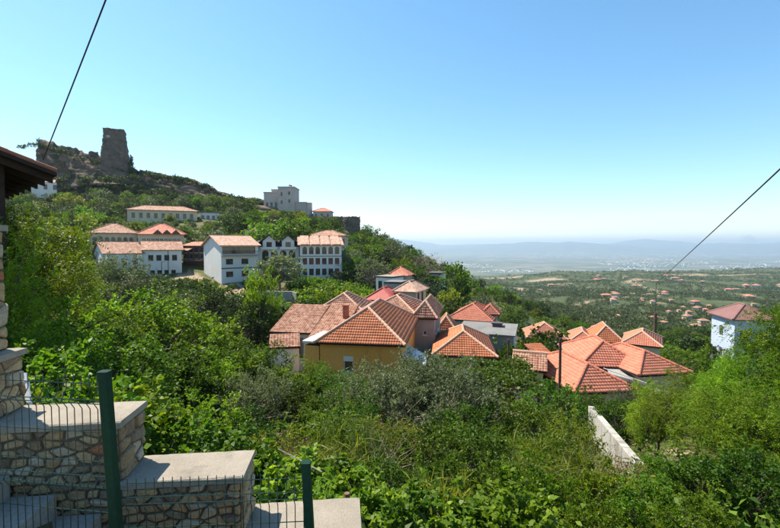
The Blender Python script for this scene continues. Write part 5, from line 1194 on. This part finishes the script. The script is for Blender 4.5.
# stairs in front of the wall, going down to the right
st = empty('stairs', wall_pt(-1.5, -.6, -2.0)); tag(st, 'concrete stairs descending along the stone wall', 'stairs', kind='structure'); s_l = st.location.copy()
for i in range(16):
    s0 = -2.9 + i * .31; z = -1.35 - (i - 1) * .165
    mb = MB(); q = [wall_pt(s0, -1.02, z) - s_l, wall_pt(s0 + .345, -1.02, z) - s_l, wall_pt(s0 + .345, -.04, z) - s_l, wall_pt(s0, -.04, z) - s_l]; mb.prism(q, -.6); mb.build('step', M['steps'], st)
# street the photographer stands on
mb = MB(); mb.prism([(-9, -6, -1.66), (8, -6, -1.66), (8, 2.05, -1.66), (-9, 2.05, -1.66)], -.25)
tag(mb.build('street', M['steps']), 'concrete street beside the fence', 'street', kind='structure')

# fence: green posts and welded wire panels
fence = empty('wire_fence', (-1.4, 2.42, -2.25)); tag(fence, 'dark green welded wire fence with two square posts in front of the stone wall', 'fence'); f_l = Vector(fence.location)
def post(px0, py0, px1, py1, D, wdt, label):
    a, b_ = at(px0, py0, D), at(px1, py1, D - .04); dirv = (b_ - a).normalized(); b_ = a + dirv * (a.z + 2.25) / abs(dirv.z) if True else b_
    h = wdt / 2; ax = Vector((1, .03, 0)).normalized(); ay = Vector((-.03, 1, 0)).normalized(); mb = MB(); r = h * .22
    prof = [(-h + r, -h), (h - r, -h), (h, -h + r), (h, h - r), (h - r, h), (-h + r, h), (-h, h - r), (-h, -h + r)]
    lo = [ax * x + ay * y for x, y in prof]; hi = [a - b_ + ax * x + ay * y for x, y in prof]
    for i in range(8): mb.poly([lo[i], lo[(i + 1) % 8], hi[(i + 1) % 8], hi[i]])
    mb.poly(hi); root = mb.build('post', M['green_metal'], fence, b_ - f_l)
    cb = [a - b_ + Vector((0, 0, .001)) + (ax * x + ay * y) * 1.09 for x, y in prof]; mb = MB(); mb.prism([p + Vector((0, 0, .022)) for p in cb], -.03); mb.build('cap', M['green_metal'], root)
    return root
post(104.5, 375, 116.5, 528, 2.40, .054, 'taller green square fence post in front of the second wall step')
post(306, 465.5, 309.5, 528, 2.48, .05, 'shorter green square fence post in front of the lowest wall step')
def panel(P0, P1, ztop, zbot, hz, folds, label, tip=.03):
    """P0,P1 ground-plan ends; hz: z of horizontal wires; folds: z where the mesh bulges"""
    P0, P1 = Vector((*P0, 0)), Vector((*P1, 0)); d = P1 - P0; Ln = d.length; d.normalize(); nrm_ = Vector((d.y, -d.x, 0)); org = P0 + Vector((0, 0, zbot))
    ang_ = math.atan2(d.y, d.x); root = fence; rel = org - f_l; rot_ = Matrix.Rotation(ang_, 3, 'Z')
    # local: x along, y back, z up
    zs = [ztop + tip]
    for f in folds: zs += [f + .055, f, f - .055]
    zs.append(zbot); prof = [(0, z - zbot) for z in zs]
    k = 1
    for f in folds: prof[k + 1] = (-.035, f - zbot); k += 3
    mbv = MB(); mbv.tube([(0, y, z) for y, z in prof], .0028, 5); me_v = mbv.mesh('wire', M['wire'])
    n = int(Ln / .05)
    for i in range(n + 1):
        o = link('wire', me_v, root, rel + rot_ @ Vector((i * .05 + .012, random.uniform(-.0015, .0015), 0))); o.rotation_euler = (0, 0, ang_)
    mbh = MB(); mbh.tube([(0, .004, 0), (Ln / 3, .004, random.uniform(-.002, .002)), (2 * Ln / 3, .004, random.uniform(-.003, .001)), (Ln, .004, 0)], .003, 5); me_h = mbh.mesh('wire', M['wire'])
    for z in hz:
        yb = 0
        for f in folds:
            if abs(z - f) < .02: yb = -.035
        o = link('wire', me_h, root, rel + rot_ @ Vector((0, yb, z - zbot))); o.rotation_euler = (0, 0, ang_)
    return root
zp = lambda py, D: at(200, py, D).z
panel(((-60 - 390) / F * 2.56, 2.56), ((103 - 390) / F * 2.42, 2.42), zp(380, 2.45), zp(560, 2.45), [zp(383, 2.45), zp(397, 2.45), zp(400.5, 2.45), zp(431, 2.45), zp(460, 2.45), zp(475, 2.45), zp(481, 2.45), zp(486, 2.45), zp(510, 2.45), zp(540, 2.45)], [zp(398.5, 2.45), zp(481, 2.45)], 'welded green wire fence panel left of the taller green post')
panel(((119 - 390) / F * 2.41, 2.41), ((301 - 390) / F * 2.47, 2.47), zp(480.5, 2.44), zp(600, 2.44), [zp(481, 2.44), zp(495, 2.44), zp(502, 2.44), zp(525, 2.44), zp(550, 2.44)], [zp(498.5, 2.44)], 'lower welded green wire fence panel between the two green posts')

# white plastic pipe standing behind the wall, wooden stake in the shrubs
p = at(24, 374, 3.75); q = at(29, 402, 3.62)
mb = MB(); mb.tube([p, (p + q) / 2, q, q + Vector((.02, 0, -.5))], [.022, .022, .022, .022], 10); pp = mb.build('plastic_pipe', M['white_plastic']); tag(pp, 'short white plastic pipe leaning by the stone pillar', 'pipe')
mb = MB(); mb.tube([q.lerp(p, .55) - Vector((0, 0, .02)), q.lerp(p, .72)], .028, 10); mb.build('collar', M['white_plastic'], pp)
a = at(347, 493, 4.3); mb = MB(); mb.tube([a + Vector((.02, 0, -.8)), a + Vector((.0, 0, -.12)), a], [.045, .04, .03], 7); mb.tube([a + Vector((-.03, 0, -.1)), a + Vector((.07, .0, -.09))], [.02, .018], 6); tag(mb.build('wooden_stake', M['stake']), 'brown weathered stake behind the lowest wall step', 'stake')
mb = MB(); mb.tube([at(278, 449, 5.0), at(300, 460, 4.9), at(322, 472, 4.7)], .008, 5); tag(mb.build('garden_cane', M['bark_pale']), 'thin pale garden cane lying in the fig leaves', 'cane')

# pale concrete garden wall running away down the slope
p0, p1 = at(591, 406, 19), at(640, 464, 11.5); wb = MB(); d = (p0 - p1); sd_ = Vector((d.y, -d.x, 0)).normalized() * .12
nseg = 5
gw = empty('garden_wall', p1 - Vector((0, 0, 1.6))); tag(gw, 'pale concrete garden wall sloping away in the right garden', 'wall')
for i in range(nseg):
    a, b_ = p1.lerp(p0, i / nseg), p1.lerp(p0, (i + 1) / nseg - .004); mb = MB(); o = gw.location
    mb.prism([a - sd_ - o, b_ - sd_ - o, b_ + sd_ - o, a + sd_ - o], -1.8); mb.build('panel', M['retaining'], gw)

# dark eave of the neighbouring house, upper left
C0 = at(57, 173, 9.0); e = Vector((-505, 430, 0)).normalized(); g_ = Vector((e.x * 0 - e.y, e.x, 0)); g_ = Vector((-e.y, e.x, 0)) if (-e.y) < 0 else Vector((e.y, -e.x, 0))
sl = .36; eh = empty('neighbour_house', (C0.x, C0.y, -4.0)); tag(eh, 'neighbouring house with dark timber eave and old tiles at the upper left', 'house'); o = Vector(eh.location)
up1 = Vector((0, 0, 1)); gs = (g_ + up1 * sl)
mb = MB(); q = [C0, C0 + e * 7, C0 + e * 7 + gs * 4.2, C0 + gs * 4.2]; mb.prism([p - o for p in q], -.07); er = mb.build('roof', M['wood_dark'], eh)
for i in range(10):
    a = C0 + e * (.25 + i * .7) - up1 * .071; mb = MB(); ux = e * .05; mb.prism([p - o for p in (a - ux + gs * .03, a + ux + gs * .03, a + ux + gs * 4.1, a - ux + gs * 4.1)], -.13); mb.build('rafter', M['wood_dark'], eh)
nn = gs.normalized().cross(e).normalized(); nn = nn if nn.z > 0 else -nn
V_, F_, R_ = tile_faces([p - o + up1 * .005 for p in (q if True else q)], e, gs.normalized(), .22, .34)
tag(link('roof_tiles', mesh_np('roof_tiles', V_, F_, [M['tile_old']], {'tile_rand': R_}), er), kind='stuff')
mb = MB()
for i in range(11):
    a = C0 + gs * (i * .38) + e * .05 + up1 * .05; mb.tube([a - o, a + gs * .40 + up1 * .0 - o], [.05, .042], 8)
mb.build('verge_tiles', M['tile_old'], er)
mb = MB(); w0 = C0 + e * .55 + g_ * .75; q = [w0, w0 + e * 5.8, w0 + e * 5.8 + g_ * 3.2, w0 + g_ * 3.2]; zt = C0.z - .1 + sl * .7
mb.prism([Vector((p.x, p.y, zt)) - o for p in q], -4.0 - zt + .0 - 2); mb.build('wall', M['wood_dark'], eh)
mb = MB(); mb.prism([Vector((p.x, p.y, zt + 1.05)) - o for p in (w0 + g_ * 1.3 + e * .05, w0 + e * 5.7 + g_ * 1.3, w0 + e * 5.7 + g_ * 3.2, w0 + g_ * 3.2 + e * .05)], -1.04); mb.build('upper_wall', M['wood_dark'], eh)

# cables and poles
def cable(pts, r, label, name='overhead_cable'):
    mb = MB(); mb.tube(pts, r, 6); tag(mb.build(name, M['cable']), label, 'cable')
def curve3(a, b_, c, n=24):
    return [a * (1 - t) ** 2 + b_ * 2 * t * (1 - t) + c * t * t for t in [i / n for i in range(n + 1)]]
cable(curve3(at(125, -50, 5.4), at(82, 62, 6.8), at(43, 160, 8.9)), .011, 'black cable crossing the sky at the upper left')
cable(curve3(at(830, 122, 9), at(742, 206, 14), at(655.5, 284, 62)), .022, 'black cable slanting down the sky on the right side')
cable(curve3(at(-20, 188, 30), at(30, 203, 38), at(72, 211.5, 46)), .022, 'thin pale service wire above the locust trees')
pb = at(655.5, 313, 62); g0 = gz(pb.x, 62); po = empty('utility_pole', (pb.x, 62, g0)); tag(po, 'dark utility pole rising above the red roofs by the locust', 'pole')
mb = MB(); mb.tube([(0, 0, -.4), (0, 0, pb.z - g0)], [.26, .22], 10); mb.build('pole', M['wood_pole'], po)
mb = MB(); mb.tube([(0, 0, pb.z - g0), (0, 0, at(655.5, 283, 62).z - g0)], .03, 6); mb.build('bracket', M['cable'], po)
for px_, pt, D_, r_, lab_ in [(560.5, 338, 27.5, .10, 'dark wooden pole in front of the nearest pink-red roof'), (508.5, 339, 40, .11, 'short dark pole right of the grey slab building'), (161.5, 262, 82, .07, 'thin lamp post before the white hillside house'), (72, 210, 46, .06, 'slim pole among the trees under the cliff')]:
    p = at(px_, pt, D_); g0 = gz(p.x, D_); po = empty('wooden_pole' if r_ > .08 else 'lamp_post', (p.x, D_, g0)); tag(po, lab_, 'pole')
    mb = MB(); mb.tube([(0, 0, -.4), (0, 0, p.z - g0)], [r_ * 1.1, r_ * .85], 8); mb.build('pole', M['wood_pole'], po)
    mb = MB()
    if r_ > .08: mb.box(-.16, .16, -.03, .03, p.z - g0 - .3, p.z - g0 - .22); mb.build('crossarm', M['wood_pole'], po)
    else: mb.tube([(0, 0, p.z - g0 - .05), (.3, 0, p.z - g0 + .05), (.55, 0, p.z - g0)], .05, 6); mb.build('lamp_arm', M['wood_pole'], po)
# porch clutter: dark barrel-like water heater on the porch of the large house
pc = at(632, 386, 31.5); mb = MB(); mb.tube([pc + Vector((-1.5, .6, .45)), pc + Vector((.8, -.3, 0))], [.32, .32], 12); tk = mb.build('water_heater', M['dark_roof']); tag(tk, 'black tilted water tank on a frame beside the grey porch roof', 'tank')
mb = MB(); mb.tube([pc + Vector((-1.9, .5, 1.2)), pc + Vector((.7, -.6, .42))], .04, 6); mb.tube([pc + Vector((-1.2, .4, -2.6)), pc + Vector((-1.2, .4, .3))], .04, 6); mb.tube([pc + Vector((.5, -.2, -2.6)), pc + Vector((.5, -.2, 0))], .04, 6); mb.build('frame', M['frame_white'], tk)

# ================================================================ AIR
hz_m = bpy.data.materials.new('haze'); hz_m.use_nodes = True; nt = hz_m.node_tree; nt.nodes.remove(nt.nodes['Principled BSDF'])
pvn = nt.nodes.new('ShaderNodeVolumePrincipled'); pvn.inputs['Color'].default_value = (.68, .85, 1.0, 1); pvn.inputs['Density'].default_value = 8.5e-5; pvn.inputs['Anisotropy'].default_value = .3
nt.links.new(pvn.outputs[0], nt.nodes['Material Output'].inputs['Volume'])
mb = MB(); mb.box(-54000, 54000, -300, 31000, -420, 330); hb = mb.build('haze', hz_m); tag(hb, 'pale blue summer haze over the valley and plain', 'haze', kind='stuff')
sm = bpy.data.materials.new('smoke'); sm.use_nodes = True; nt = sm.node_tree; nt.nodes.remove(nt.nodes['Principled BSDF'])
pvn = nt.nodes.new('ShaderNodeVolumePrincipled'); pvn.inputs['Color'].default_value = (1, 1, 1, 1); pvn.inputs['Density'].default_value = .0014; pvn.inputs['Anisotropy'].default_value = .55
nt.links.new(pvn.outputs[0], nt.nodes['Material Output'].inputs['Volume'])
mb = MB(); b0 = at(743, 263, 11500); b0.z = gz(b0.x, 11500) + 1; rg = random.Random(4); pts = []; rad = []
for i in range(9):
    t = i / 8; pts.append(b0 + Vector((60 * t + 140 * t * t + rg.uniform(-25, 25), rg.uniform(-20, 20), 20 + 560 * t))); rad.append((70 + 130 * t) * rg.uniform(.8, 1.15) * (1 if i < 8 else .55))
mb.tube(pts, rad, 10); so = mb.build('smoke', sm); tag(so, 'faint white smoke plume rising from the far plain', 'smoke', kind='stuff')
print('TREES', n1, n2, 'objects', len(bpy.data.objects), 'tris', sum(len(m_.loop_triangles) or len(m_.polygons) * 2 for m_ in bpy.data.meshes))
